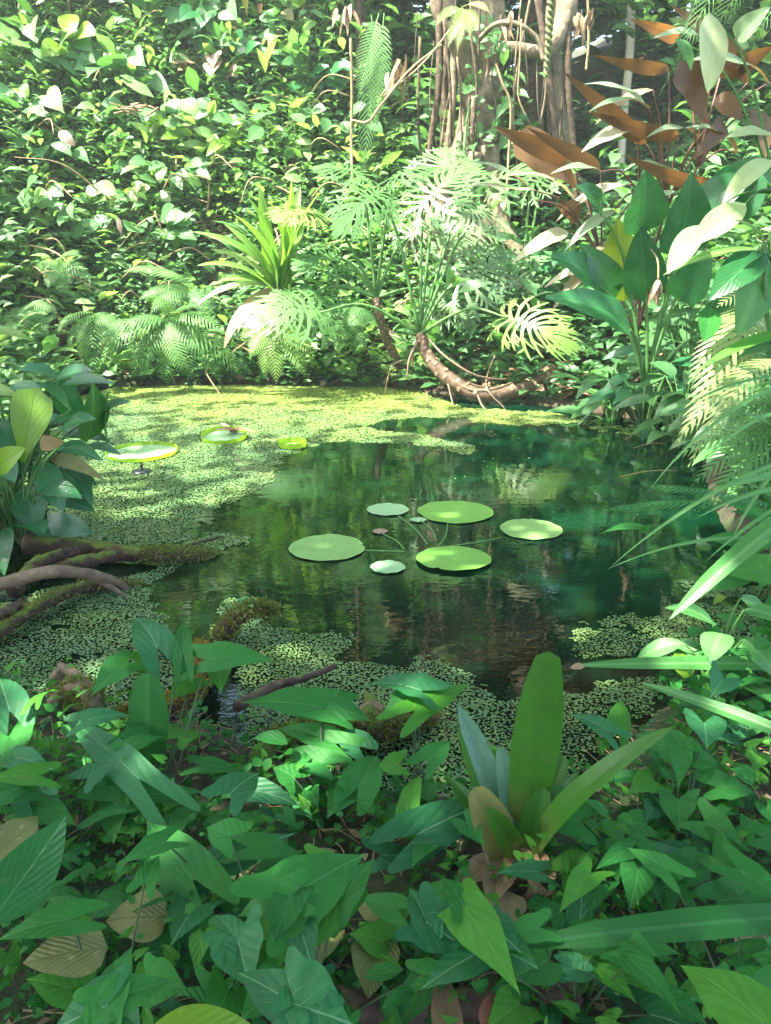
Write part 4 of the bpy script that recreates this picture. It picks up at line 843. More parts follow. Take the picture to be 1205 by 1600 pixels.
# red-brown single leaves on the bank
for lab, a, b, y, w_ in (('orange brown leaf hanging among the vines of the left bank', (92, 205), (118, 228), 10.4, 18), ('red brown leaf spike on the left bank', (185, 340), (190, 368), 9.9, 8), ('small orange leaf near the top middle', (405, 20), (410, 5), 11.8, 12)):
    P_ = Plant('dead_leaf', lab, 'dead leaf', PY(*a, y), 'single brown leaves on the left bank'); P_.leaf(T_ell, 'copper', PY(*a, y), PY(*b, y-.1), w_, .5, (0, -1, .4), stalk=False)
tw = Plant('twig_heap', 'heap of pale bare twigs caught on the left bank', 'twigs', PY(210, 172, 10.9))
for i in range(16):
    c_ = PY(210+rng.normal(0, 12), 172+rng.normal(0, 5), 10.7+rng.normal(0, .1)); d_ = unit_dirs(1, -.3, .3)[0]*.14
    stemobj(tw, [c_-d_, c_+unit_dirs(1)[0]*.03, c_+d_], [.012, .014, .007], 'vine', 'twig', 6, 5)
# ---------------------------------------------------------------- vines
def vine(label, pts, r, mat='vine', name='hanging_vine', y=None):
    q = [PY(*p_) for p_ in pts]; mb = MB(); tube(mb, q, r, 44, 6, lump=.12); o = mb.build(name, M[mat], origin=q[0]); return tag(o, label, 'vine', 'vines hanging over the far bank')
vine('straight yellow vine stem hanging beside the long fern', [(548, 60, 10.3), (550, 150, 10.3), (549, 220, 10.3), (551, 285, 10.2)], .018)
vine('pale vine curving from the hanging fern to the fig limb', [(550, 188, 10.2), (575, 190, 10.1), (595, 165, 10.1), (640, 110, 10.2), (690, 70, 10.4)], .014)
vine('arched woody vine springing off the fig trunk', [(750, 60, 10.6), (775, 38, 10.4), (810, 38, 10.3), (840, 62, 10.3), (850, 95, 10.3)], .03, 'bark')
vine('thin vine falling in front of the fig roots', [(775, 100, 10.4), (785, 130, 10.3), (798, 165, 10.3), (795, 240, 10.3), (790, 330, 10.2)], .015)
vine('yellow thin vine draped down the fig trunk', [(735, 155, 10.7), (728, 200, 10.6), (726, 240, 10.5), (730, 300, 10.4)], .02, 'stem')
vine('thin looping vine right of the fig trunk', [(815, 30, 10.2), (812, 100, 10.2), (810, 150, 10.2), (822, 182, 10.2)], .010)
vine('slanting thin twig crossing the fig limb', [(600, 150, 10.2), (660, 100, 10.2), (716, 30, 10.3)], .012)
vine('thin stem beside the sunlit trunk', [(918, -20, 10.5), (920, 60, 10.5), (916, 110, 10.5)], .016)
# twisted vine
M['vine_green'] = barkmat('green vine', (.10, .14, .04), (.2, .24, .09), rough=.6, bump=.005)
mb = MB(); th = np.linspace(0, 1, 60)
for ph in (0, math.pi):
    q = [PY(862-8*s+rng.normal(0, .3), -20+140*s, 9.9)+np.array([math.cos(s*40+ph), math.sin(s*40+ph), 0])*.025 for s in th]
    tube(mb, q, [.022, .02, .012], 90, 6)
tag(mb.build('twisted_vine', M['vine_green'], origin=PY(862, -20, 9.9)), 'thick green twisted vine hanging right of the fig trunk', 'vine')
# hanging dead fronds
for i, (px, py, l_) in enumerate([(625, 95, 60), (617, 120, 40), (792, 20, 60), (905, 20, 60), (925, 15, 40), (545, 10, 50)]):
    P_ = Plant('dead_frond', ['curled', 'shrivelled', 'hanging', 'ragged', 'withered', 'limp', 'crumpled', 'frayed', 'dangling', 'folded', 'split'][i]+' brown dead leaves '+['left of the fig tree under the limb', 'just below the tuft left of the fig tree', 'over the arched vine', 'beside the leaning grey trunk', 'near the top of the sunlit trunk', 'above the long hanging fern', 'beside the twisted vine', 'on the middle of the fig trunk', 'near the top left of the fig limb', 'by the dark stump', 'at the foot of the fig tree'][i], 'dead leaves', PY(px, py, 10.4), 'dead leaves hanging by the trees')
    for j in range(6):
        P_.leaf(T_lance, 'dry', PY(px+rng.normal(0, 5), py+rng.normal(0, 5), 10.4), PY(px+rng.normal(0, 12), py+l_*rng.uniform(.5, 1), 10.3+rng.normal(0, .08)), 6+rng.uniform(0, 4), rng.uniform(.2, 1.4), (rng.normal(), -1, .2), stalk=False)

# ---------------------------------------------------------------- water lilies
def padmat(name, c1, c2, k=14):
    m, n, N, Lk = newmat(name); uv = N.new('ShaderNodeUVMap'); sp = N.new('ShaderNodeSeparateXYZ'); Lk.new(uv.outputs[0], sp.inputs[0])
    ang = mth(n, 'ARCTAN2', sp.outputs[1], sp.outputs[0]); r = mth(n, 'SQRT', mth(n, 'ADD', mth(n, 'MULTIPLY', sp.outputs[0], sp.outputs[0]), mth(n, 'MULTIPLY', sp.outputs[1], sp.outputs[1])))
    f = mth(n, 'ABSOLUTE', mth(n, 'SUBTRACT', mth(n, 'FRACT', mth(n, 'MULTIPLY', ang, k/(2*math.pi))), .5))
    vein = mth(n, 'MULTIPLY', ramp(n, mth(n, 'MULTIPLY', f, r), .03, .008), ramp(n, r, 1.0, .5))
    col = mixc(n, ramp(n, ntex(n, 12, 4), .35, .7), c1, c2); col = mixc(n, mth(n, 'MULTIPLY', vein, .35), col, tuple(min(1, x*1.5+.05) for x in c2))
    col = mixc(n, mth(n, 'MULTIPLY', ramp(n, ntex(n, 60, 3), .62, .72), .45), col, tuple(x*.6 for x in c1)); col = mixc(n, ramp(n, r, .96, .99), col, tuple(x*1.3 for x in c2))
    p = N.new('ShaderNodeBsdfPrincipled'); Lk.new(col, p.inputs[0]); p.inputs['Roughness'].default_value = .42; p.inputs['Specular IOR Level'].default_value = .5
    b = N.new('ShaderNodeBump'); b.inputs['Strength'].default_value = .4; b.inputs['Distance'].default_value = .006; Lk.new(mth(n, 'ADD', ntex(n, 30, 3), mth(n, 'MULTIPLY', vein, .5)), b.inputs['Height']); Lk.new(b.outputs[0], p.inputs['Normal'])
    o = N.new('ShaderNodeOutputMaterial'); Lk.new(p.outputs[0], o.inputs[0]); return m
M['pad'] = padmat('lily pad', (.14, .27, .075), (.17, .32, .10)); M['pad_g'] = padmat('greener lily pad', (.11, .27, .04), (.13, .31, .055)); M['pad_p'] = padmat('pale lily pad', (.19, .34, .16), (.24, .39, .22), 22)
M['rim'] = leafmat('pad rim', (.25, .42, .03), (.3, .48, .04), None, k=1, trans=.45, rough=.4)
def pad(label, px, py, w_, h_, mat, tilt=0., notch=1.5, z=.007, rim=0, group='flat round lily pads on open water', stalk=None):
    c0 = PZ(px, py, z); q = mpp(c0); rx = w_*q/2; e1 = PZ(px, py-h_/2, z); e2 = PZ(px, py+h_/2, z); ry = (e1[1]-e2[1])/2; c0[1] = (e1[1]+e2[1])/2
    ry = min(ry, rx*1.12)
    t = thing('lily_pad', label, 'lily pad', c0, group); na = 72; a = np.arange(na)/na*2*math.pi; rings = [.0, .12, .3, .5, .68, .84, .95, 1]
    rr = 1+.012*np.sin(a*3+rng.uniform(0, 6))+.008*np.sin(a*7+rng.uniform(0, 6))+rng.normal(0, .0035, na)
    da = (a-notch+math.pi) % (2*math.pi)-math.pi; rr = rr*(1-.10*np.exp(-(da/.05)**2))
    V = []; UV = []
    for r in rings[1:]:
        zz = .0006*np.sin(a*3+r*4)*r+.0015*r**8*(np.sin(a*9+1)+1)
        V.append(np.stack([np.cos(a)*rr*r*rx, np.sin(a)*rr*r*ry, zz+tilt*np.sin(a)*r*ry*.06*(1 if rim == 0 else 2)+abs(tilt)*ry*.05], 1)); UV.append(np.stack([np.cos(a)*r, np.sin(a)*r], 1))
    V = np.concatenate([np.zeros((1, 3))]+V)+c0; UV = np.concatenate([np.zeros((1, 2))]+UV)
    T_ = [(0, 1+j, 1+(j+1) % na) for j in range(na)]
    Q = [(1+k*na+j, 1+k*na+na+j, 1+k*na+na+(j+1) % na, 1+k*na+(j+1) % na) for k in range(len(rings)-2) for j in range(na)]
    MB().add(V, Q, T_, UV).build('pad_blade', M[mat], t)
    if rim:
        b_ = V[-na:]; out = (b_-c0)*[1, 1, 0]*.03; V2 = np.concatenate([b_+[0, 0, .0], b_+out+[0, 0, rim*.6], b_+out*1.1+np.stack([0*a, 0*a, rim*(1+.12*np.sin(a*11))], 1)])
        Q2 = [(k*na+j, k*na+(j+1) % na, (k+1)*na+(j+1) % na, (k+1)*na+j) for k in range(2) for j in range(na)]
        MB().add(V2, Q2).build('upturned_rim', M['rim'], t)
    if stalk:
        a_ = PZ(*stalk[0], .003); b_ = PZ(*stalk[1], .0015); mb = MB(); tube(mb, [a_, (a_+b_)/2+[.02, 0, 0], b_], .0045, 14, 6); mb.build('stalk', M['stem'], t)
    return t
pad('largest bright round pad at the back of the open water group', 712, 800, 118, 35, 'pad_g', stalk=((700, 818), (680, 860)))
pad('broad pad with a raised dark front edge nearest the centre', 709, 874, 117, 41, 'pad_g', notch=4.2, tilt=-.5)
pad('large pale pad at the left of the open water group', 511, 856, 118, 41, 'pad', notch=.15, stalk=((568, 860), (632, 862)))
pad('medium pad alone at the right of the open water group', 830, 827, 96, 32, 'pad', stalk=((784, 840), (715, 852)))
pad('small notched pad behind the left large pad', 606, 796, 65, 19, 'pad_p', notch=1.3, stalk=((622, 806), (668, 850)))
pad('small pad in front of the group', 606, 886, 54, 20, 'pad_p', notch=3.4)
pad('tiny pad touching the largest pad', 654, 812, 26, 7, 'pad_p', stalk=((660, 815), (682, 845)))
pad('tiny orange brown dying pad between the larger pads', 594, 830, 24, 8, 'pad_p', stalk=((598, 834), (632, 858))).children[0].data.materials[0] = M['scar']
pad('wide rimmed giant lily pad beside the fountain nozzle', 221, 709, 105, 27, 'pad_p', rim=.03, group='rimmed lily pads among the duckweed')
pad('tilted rimmed pad holding dead leaves', 350, 686, 68, 15, 'pad_p', rim=.04, tilt=1, group='rimmed lily pads among the duckweed')
pad('smallest rimmed lime pad at the edge of the duckweed', 457, 697, 42, 11, 'pad_g', rim=.045, group='rimmed lily pads among the duckweed')
P_ = Plant('dead_leaf', 'curled brown leaves lying behind the tilted pad', 'dead leaf', PZ(365, 672, .02))
for i in range(6): P_.leaf(T_lance, 'dry', PZ(365+rng.normal(0, 5), 674, .03), PZ(365+rng.normal(0, 25), 672+rng.normal(0, 7), .06+rng.uniform(0, .06)), 9, .6, (0, -.6, 1), stalk=False)
# pond fountain nozzle
m, n, N, Lk = newmat('black plastic'); p = N.new('ShaderNodeBsdfPrincipled'); p.inputs[0].default_value = (.01, .012, .015, 1); p.inputs['Roughness'].default_value = .3; o = N.new('ShaderNodeOutputMaterial'); Lk.new(p.outputs[0], o.inputs[0]); M['plastic'] = m
c0 = PZ(222, 738, 0); ft = thing('floating_fountain', 'small black floating fountain with a nozzle beside the rimmed pad', 'fountain', c0)
mb = MB(); tube(mb, [c0+[0, 0, -.01], c0+[0, 0, .008], c0+[0, 0, .014], c0+[0, 0, .02]], [.07, .075, .07, .06], 8, 28); mb.build('float_disc', M['plastic'], ft)
mb = MB(); tube(mb, [c0+[0, 0, .015], c0+[0, 0, .03], c0+[0, 0, .034], c0+[0, 0, .045], c0+[0, 0, .06]], [.008, .006, .006, .010, .018], 12, 14); mb.build('nozzle', M['plastic'], ft)
# arrow leaf standing over the right water
P_ = Plant('arrowhead_seedling', 'single arrow leaf on thin stalks standing in the open water', 'water plant', PZ(998, 868, -.02), stem='stem_dark')
P_.leaf(T_arrow, 'arrow', PY(1000, 824, 3.72), PY(936, 835, 3.6), 24, .6, (0, -.3, 1), sr=.003); P_.leaf(T_ell, 'arrow', PY(1002, 832, 3.72), PY(1016, 820, 3.7), 12, .4, (0, -.8, .5), sr=.003)

# ---------------------------------------------------------------- roots and logs
def root(label, paths, mat, name='tree_root', cat='root', group='roots in the shallows', lump=.2, n=50, sides=14, moss=0, mossmat='moss'):
    q0 = paths[0][0][0]; t = thing(name, label, cat, q0, group)
    for i, (pts, rad) in enumerate(paths):
        mb = MB(); P_ = tube(mb, pts, rad, n, sides, lump=lump, seed=rng.uniform(0, 50)); mb.build('root_stem' if i == 0 else 'side_root', M[mat], t)
        if moss and i == 0:
            k = int(moss); j = rng.integers(int(n*moss_from), n, k); T_ = nrm(np.gradient(P_, axis=0)); rr = np.interp(j/n, np.linspace(0, 1, len(rad)), rad)
            o_ = unit_dirs(k, -.3, 1); o_ = nrm(o_-T_[j]*np.sum(o_*T_[j], 1, keepdims=True)); mb = MB()
            batch(mb, T_small, P_[j]+o_*rr[:, None]*.95+rng.normal(0, .006, (k, 3)), o_+rng.normal(0, .5, (k, 3)), rng.normal(0, 1, (k, 3)), rng.uniform(.010, .028, k), .008, .5, .1)
            tag(mb.build('moss', M[mossmat], t), kind='stuff')
    return t
M['moss'] = leafmat('moss', (.08, .12, .02), (.20, .22, .035), None, k=1, trans=.3, rough=.7, pleat=0)
M['moss_or'] = leafmat('orange moss', (.16, .10, .012), (.30, .22, .03), None, k=1, trans=.3, rough=.7, pleat=0)
moss_from = .5
Zp = lambda *a: PZ(*a)
root('thick half sunken log reaching out from the left shore', [([Zp(40, 850, .07), Zp(130, 855, .06), Zp(220, 866, .05), Zp(290, 868, .035), Zp(345, 872, -.03)], [.048, .045, .04, .032, .02]), ([Zp(250, 872, .05), Zp(300, 850, .05), Zp(352, 838, .04)], [.016, .010, .005]), ([Zp(60, 900, .03), Zp(120, 880, .05), Zp(190, 866, .04)], [.03, .035, .03]), ([Zp(20, 925, .04), Zp(60, 880, .09), Zp(120, 860, .08)], [.035, .035, .03])], 'bark_mossy', 'sunken_log', 'log', moss=1500)
root('smooth curved root arching over the left shallows', [([Zp(-40, 925, .1), Zp(30, 905, .16), Zp(90, 893, .18), Zp(150, 900, .12), Zp(190, 915, .02), Zp(205, 935, -.05)], [.032, .03, .028, .026, .02, .012]), ([Zp(150, 903, .10), Zp(185, 925, .02), Zp(215, 945, -.03)], [.02, .012, .006])], 'root_pale', lump=.1)
root('short stub of root at the left edge', [([Zp(-40, 970, .1), Zp(10, 955, .1), Zp(40, 942, .06)], [.035, .03, .018])], 'bark_wet')
moss_from = .1
root('mossy bank root running along the left edge', [([Zp(-40, 1010, .05), Zp(40, 960, .06), Zp(110, 925, .05), Zp(190, 915, .01), Zp(240, 922, -.03)], [.034, .03, .026, .02, .012])], 'bark_mossy', moss=700)
root('mossy stump rising from the water left of centre', [([Zp(338, 1010, -.1), Zp(352, 985, .05), Zp(375, 962, .14), Zp(405, 952, .15), Zp(432, 955, .13)], [.035, .035, .03, .028, .018])], 'bark_mossy', 'mossy_stump', 'stump', moss=1300, mossmat='moss')
P_ = Plant('seedling', 'tiny pale seedling sprouting on the mossy stump', 'seedling', Zp(388, 950, .16))
for a_, b_ in ((370, 935), (405, 940), (385, 930), (395, 948)): P_.leaf(T_small, 'heart', Zp(387, 945, .18), Zp(a_, b_, .19), 10, .4, stalk=False)
moss_from = .2
root('knotted brown root standing at the lower left water edge', [([Zp(85, 1110, .12), Zp(105, 1080, .18), Zp(135, 1080, .2), Zp(145, 1110, .15), Zp(140, 1140, .05)], [.03, .032, .03, .028, .025]), ([Zp(135, 1085, .2), Zp(118, 1055, .2), Zp(95, 1040, .17)], [.022, .02, .012]), ([Zp(95, 1045, .15), Zp(85, 1070, .1), Zp(88, 1100, .02)], [.02, .022, .025])], 'root_pale', moss=500)
root('mossy root behind the arrowhead leaves at lower left', [([Zp(170, 1130, .1), Zp(170, 1150, .1), Zp(190, 1130, .1), Zp(290, 1090, .12), Zp(320, 1030, .10), Zp(310, 1010, .02)], [.035, .035, .035, .03, .025, .015])], 'bark_mossy', moss=2600, mossmat='moss_or')
root('mossy log lying in the near duckweed', [([Zp(380, 1210, .06), Zp(440, 1165, .08), Zp(520, 1145, .08), Zp(600, 1135, .07), Zp(680, 1128, -.02)], [.04, .045, .045, .04, .03]), ([Zp(560, 1140, .1), Zp(580, 1100, .12), Zp(570, 1085, .1)], [.03, .025, .01])], 'bark_mossy', 'mossy_log', 'log', moss=2600)
root('dark red stick poking out of the near duckweed', [([Zp(370, 1105, .10), Zp(430, 1072, .08), Zp(480, 1058, .08), Zp(526, 1040, .09)], [.018, .016, .013, .009])], 'bark_wet', 'fallen_stick', 'stick', group='sticks')
root('bent pale root at the lower right bank', [([Zp(985, 1260, .05), Zp(978, 1225, .12), Zp(1005, 1208, .14), Zp(1050, 1212, .1)], [.02, .018, .016, .012])], 'root_pale')
root('brown log along the bottom edge of the picture', [([Zp(520, 1575, .16), Zp(640, 1580, .17), Zp(800, 1568, .17), Zp(900, 1560, .16)], [.035, .038, .035, .03])], 'bark_wet', 'fallen_log', 'log')
for i, (lab, a, b) in enumerate((('thin dry twig crossing the right bank', (930, 1330), (1010, 1370)), ('short grey twig at the near bank', (880, 1345), (960, 1330)), ('dry stem leaning by the bromeliad', (735, 1290), (765, 1350)), ('long thin reed lying on the right water', (968, 745), (1060, 735)), ('thin reed over the right water behind', (990, 700), (1040, 693)), ('bent twig at the lower left', (130, 1240), (40, 1250)))):
    mb = MB(); a_, b_ = Zp(*a, .14 if i not in (3, 4) else .03), Zp(*b, .2 if i not in (3, 4) else .05); tube(mb, [a_, (a_+b_)/2+[0, 0, .02], b_], .004, 10, 5); tag(mb.build('fallen_twig', M['vine'], origin=a_), lab, 'twig', 'fallen twigs')
# ---------------------------------------------------------------- bromeliad
br = Plant('bromeliad', 'large upright bromeliad with wide strap leaves at the near shore', 'bromeliad', PZ(812, 1370, .12))
Bb = lambda dx=0, dy=0: PZ(812+dx, 1335+dy, .17)
by = Bb()[1]
for (bx, by_, tx, ty, yy, w_, mt, a_, N) in [(5, -20, 858, 1018, .05, 74, 'brom', .15, (-.1, -1, .05)), (22, 0, 1055, 1134, -.1, 38, 'brom', .95, (.2, -.35, 1)), (-18, -25, 716, 1102, .22, 50, 'brom_blue', .25, (.4, -.9, .3)), (-10, -10, 780, 1168, .12, 40, 'brom_blue', .2, (.5, -.9, .2)),
        (-28, 0, 712, 1125, .1, 34, 'brom', -.3, (.9, -.3, .4)), (-15, 10, 740, 1230, -.02, 60, 'faded', .1, (.3, -1, .2)), (10, 5, 850, 1230, .0, 44, 'brom', .3, (-.3, -1, .2)), (15, -5, 880, 1180, .15, 44, 'brom', .4, (-.4, -.9, .3)), (-5, -5, 770, 1200, .25, 40, 'brom', .2, (0, -1, .3))]:
    br.leaf(T_strap if (tx, ty) in ((1055, 1134), (716, 1102), (712, 1125)) else T_brom, mt, Bb(bx, by_), PY(tx, ty, by+yy), w_, a_, N, stalk=False, fold=-.25 if w_ > 60 else .3, rip=.004)
for (tx, ty, yy, w_, a_, N) in [(905, 1205, .1, 34, .6, (-.3, -.9, .4)), (700, 1215, .1, 34, .5, (.3, -.9, .5)), (830, 1160, .2, 40, .2, (-.1, -1, .2)), (760, 1260, -.06, 40, .3, (.2, -.9, .4))]:
    br.leaf(T_strap, 'brom', Bb(rng.normal(0, 8), 0), PY(tx, ty, by+yy), w_, a_, N, stalk=False, fold=.3, rip=.01)
for (bx, tx, ty, w_, z) in [(-5, 715, 1372, 42, .17), (15, 858, 1352, 34, .2), (25, 862, 1380, 40, .16), (-30, 765, 1420, 56, .15), (5, 830, 1330, 30, .2)]:
    br.leaf(T_brom if w_ < 50 else T_ovate, 'dry', Bb(bx, 10), PZ(tx, ty, z), w_, .7, (0, -.5, 1), stalk=False, name='dead_leaf', rip=.05, fold=.4)
mb = MB(); tube(mb, [PZ(812, 1375, .10), PZ(812, 1350, .14), PZ(812, 1320, .18)], [.045, .04, .03], 10, 12); mb.build('base', M['faded'], br.t)
# ---------------------------------------------------------------- arrowhead plants of the near bank
A, B_, L_ = 'arrow', 'arrow_blue', 'arrow_light'
PL = {}
def arrowplant(key, label, px, py, z=.13):
    b = PZ(px, py, z); b[2] = gz(b[0], b[1]); PL[key] = Plant('arrowhead_plant', label, 'arrowhead plant', b, 'arrowhead plants on the near bank', stem='stem_dark'); return PL[key]
for a in [('tl', 'arrowhead plant topped with bluish upright leaves near the knotted root', 245, 1260), ('l', 'arrowhead plant with long pale veined leaf at the left', 120, 1330), ('c', 'arrowhead plant with the wide leaf in front of the mossy log', 500, 1280), ('g', 'arrowhead plant with paired leaves over the duckweed in the centre', 655, 1260),
          ('big', 'arrowhead plant with the largest bright leaf left of centre', 440, 1520), ('br', 'arrowhead plant with long pointed leaf below the bromeliad', 690, 1560), ('bl', 'arrowhead plant with three lobed leaves at the bottom left', 180, 1640), ('bc', 'arrowhead plant with round lobed leaf at the bottom centre', 470, 1650),
          ('r', 'arrowhead plant with drooping leaf right of the bromeliad', 1060, 1330), ('rr', 'arrowhead plant with pale leaf at the bottom right corner', 1180, 1660), ('rm', 'low arrowhead plant right of the dead bromeliad leaves', 1000, 1420), ('rb', 'small arrowhead plant with white veined leaf under the long blade', 900, 1580), ('ll', 'arrowhead plant at the left edge above the dark leaf', 10, 1300), ('mid', 'arrowhead plant with white veined leaves in the lower middle', 350, 1420)]:
    arrowplant(*a)
LV = [('tl', 246, 1012, 210, 966, 58, .42, B_), ('tl', 200, 1036, 142, 1088, 62, .38, A), ('tl', 286, 1020, 290, 972, 30, .42, A), ('tl', 325, 1030, 432, 1034, 62, .42, A), ('tl', 340, 1040, 345, 1085, 44, .38, L_), ('tl', 215, 1038, 240, 1052, 40, .36, L_), ('tl', 300, 1060, 262, 1095, 50, .34, L_),
      ('l', 212, 1212, 98, 1118, 62, .30, B_), ('l', 185, 1252, 325, 1238, 70, .26, A), ('l', 180, 1258, 178, 1320, 50, .25, A), ('mid', 300, 1372, 228, 1282, 82, .28, A), ('mid', 300, 1380, 310, 1400, 70, .26, A), ('mid', 344, 1346, 462, 1302, 62, .27, B_), ('mid', 270, 1290, 330, 1250, 50, .25, A),
      ('c', 500, 1104, 376, 1098, 66, .32, A), ('c', 505, 1100, 582, 1128, 56, .32, A), ('c', 520, 1160, 430, 1140, 50, .26, A), ('c', 560, 1165, 520, 1140, 44, .26, B_), ('c', 500, 1190, 440, 1175, 44, .24, A), ('c', 395, 1235, 470, 1260, 44, .25, B_), ('c', 560, 1230, 590, 1180, 60, .24, A), ('c', 545, 1235, 510, 1280, 50, .22, A),
      ('g', 655, 1078, 572, 1070, 70, .32, B_), ('g', 652, 1108, 737, 1068, 56, .30, L_), ('g', 640, 1090, 600, 1110, 50, .3, A), ('g', 655, 1302, 772, 1252, 78, .27, B_), ('g', 598, 1336, 650, 1345, 56, .24, B_), ('g', 640, 1260, 660, 1210, 36, .24, L_),
      ('big', 453, 1400, 572, 1334, 118, .40, A), ('big', 452, 1402, 372, 1432, 70, .40, A), ('big', 452, 1404, 425, 1482, 60, .40, A), ('big', 524, 1412, 438, 1522, 62, .36, L_), ('big', 372, 1470, 392, 1548, 92, .38, B_), ('big', 368, 1465, 336, 1430, 50, .38, B_),
      ('bc', 465, 1572, 552, 1602, 140, .42, B_), ('bc', 462, 1570, 372, 1520, 80, .42, B_), ('bc', 460, 1568, 480, 1530, 60, .42, B_), ('bl', 168, 1565, 208, 1478, 66, .42, A), ('bl', 170, 1568, 272, 1532, 74, .42, A), ('bl', 165, 1572, 80, 1612, 100, .42, B_), ('bl', 112, 1436, -5, 1470, 52, .33, A),
      ('br', 668, 1442, 738, 1492, 92, .35, B_), ('br', 664, 1436, 640, 1388, 46, .35, B_), ('br', 724, 1418, 814, 1556, 84, .38, L_), ('br', 722, 1412, 690, 1370, 50, .38, A), ('br', 700, 1400, 760, 1400, 50, .34, A), ('br', 620, 1420, 560, 1400, 50, .28, A),
      ('rb', 896, 1512, 872, 1484, 50, .30, B_), ('rb', 894, 1514, 935, 1528, 40, .30, B_), ('rb', 950, 1468, 1065, 1492, 54, .28, A), ('rb', 948, 1462, 995, 1520, 40, .28, L_), ('rm', 1012, 1350, 1085, 1336, 58, .26, B_), ('rm', 1008, 1348, 985, 1320, 40, .26, A), ('rm', 1075, 1355, 1015, 1385, 50, .26, A), ('rm', 1068, 1350, 1118, 1340, 40, .26, A), ('rm', 950, 1340, 985, 1348, 40, .24, A), ('rm', 960, 1300, 920, 1290, 40, .22, L_),
      ('r', 950, 1142, 888, 1116, 40, .30, B_), ('r', 1052, 1166, 990, 1148, 60, .30, A), ('r', 1062, 1170, 1060, 1232, 40, .3, A), ('r', 1080, 1185, 1130, 1200, 44, .28, A), ('r', 965, 1140, 970, 1095, 40, .28, L_), ('r', 1100, 1130, 1105, 1170, 60, .34, B_), ('r', 1130, 1060, 1110, 1090, 50, .36, B_), ('r', 1020, 1220, 980, 1240, 50, .24, L_), ('r', 1060, 1250, 1060, 1300, 60, .24, A), ('r', 1120, 1230, 1180, 1240, 60, .24, A),
      ('rr', 1195, 1600, 1062, 1508, 110, .40, L_), ('rr', 1190, 1590, 1230, 1500, 80, .36, A), ('rr', 1150, 1400, 1200, 1370, 60, .28, A), ('ll', 20, 1310, 60, 1275, 60, .30, 'faded'), ('ll', 10, 1200, -20, 1140, 70, .34, A), ('ll', 40, 1235, 5, 1200, 60, .30, B_), ('ll', 50, 1260, 120, 1290, 60, .28, A), ('ll', 15, 1110, 0, 1060, 60, .36, B_), ('ll', 20, 1160, 60, 1110, 50, .34, A)]
for (k_, x1, y1, x2, y2, w_, z, mt) in LV:
    zt = z-rng.uniform(.0, .05); hx_ = 1.1
    PL[k_].leaf(T_arrow if rng.random() < .7 else T_arrow2, mt, PZ(x1, y1, z), PZ(x2, y2, zt), w_*hx_, rng.uniform(.25, .7), (rng.normal(0, .2), -.35+rng.normal(0, .12), 1), sr=.0028, fold=rng.uniform(-.05, .3), rip=rng.uniform(.02, .05), sag=.05)
# lower leaves of the same plants
keys = list(PL)
for k_ in keys:
    P_ = PL[k_]
    for i in range(10):
        a = rng.uniform(0, 2*math.pi); r = rng.uniform(.03, .24); h = rng.uniform(.05, .26)
        if k_ in ('tl', 'c', 'g', 'r'):
            if i > 4: continue
            h *= .6; r *= .6
        a_ = P_.base+np.array([math.cos(a)*r, math.sin(a)*r, h]); d = np.array([math.cos(a), math.sin(a)-.2, rng.uniform(-.4, .2)])
        P_.leaf(T_arrow, [A, B_, A, L_][i % 4], a_, a_+nrm(d)*rng.uniform(.06, .12), rng.uniform(.055, .11), rng.uniform(.3, .8), (rng.normal(0, .25), -.3, 1), sr=.0022, fold=.15, sag=.05)
# more arrowhead plants, copied: one kind built, then copied with its parts
def copy_tree(o, parent=None):
    c_ = o.copy(); C.objects.link(c_); c_.parent = parent
    if parent is None: WORLD[c_.name] = WORLD[o.name]
    for ch in list(o.children): copy_tree(ch, c_)
    return c_
sb = np.array([-.9, 1.3, .1]); sb[2] = gz(sb[0], sb[1])
seed = Plant('arrowhead_seedling', 'young arrowhead plant', 'arrowhead plant', sb, 'young arrowhead plants on the near bank', stem='stem_dark')
for i in range(8):
    a = i*2.4; r = rng.uniform(.04, .13); h = rng.uniform(.06, .20)
    a_ = seed.base+np.array([math.cos(a)*r, math.sin(a)*r, h]); d = np.array([math.cos(a), math.sin(a)-.3, rng.uniform(-.4, .3)])
    seed.leaf(T_arrow if i % 2 else T_arrow2, [A, B_, A, A, L_][i % 5], a_, a_+nrm(d)*rng.uniform(.06, .11), rng.uniform(.045, .08), rng.uniform(.3, .8), (rng.normal(0, .25), -.35, 1), sr=.002, fold=.15, sag=.05)
SP = [('below the knotted root at the left', 60, 1390), ('left of the round yellow leaf', 30, 1500), ('beside the yellow ovate leaf', 150, 1420), ('between the round yellow leaf and the big leaf', 290, 1470), ('at the very bottom left of centre', 330, 1590), ('under the big bright leaf', 520, 1500), ('below the wide leaf by the mossy log', 430, 1320), 
      ('left of the bromeliad base', 700, 1350), ('at the bottom centre by the log', 620, 1530), ('right of the long pointed leaf', 850, 1560), ('behind the long dark blade', 950, 1400), ('at the right edge above the blade', 1140, 1400), ('under the long blade on the right', 1080, 1540),  ('above the bent pale root', 1040, 1270),
      ('at the right edge by the water', 1170, 1300), ('behind the dark glossy leaf', 90, 1260), ('right edge near the floating plants', 1200, 1200), ('bottom right beside the pale leaf', 1010, 1620), ('beneath the grass on the right', 1140, 1120)]
for i, (lab, px, py) in enumerate(SP):
    o = seed.t if i == 0 else copy_tree(seed.t); p_ = PZ(px, py, .14); z = gz(p_[0], p_[1])
    o.location = (p_[0], p_[1], max(z, -.02)); s_ = rng.uniform(.5, .95); o.scale = (s_, s_, s_*rng.uniform(.9, 1.2)); o.rotation_euler = (0, 0, rng.uniform(0, 6.28)); o['label'] = 'young arrowhead plant '+lab
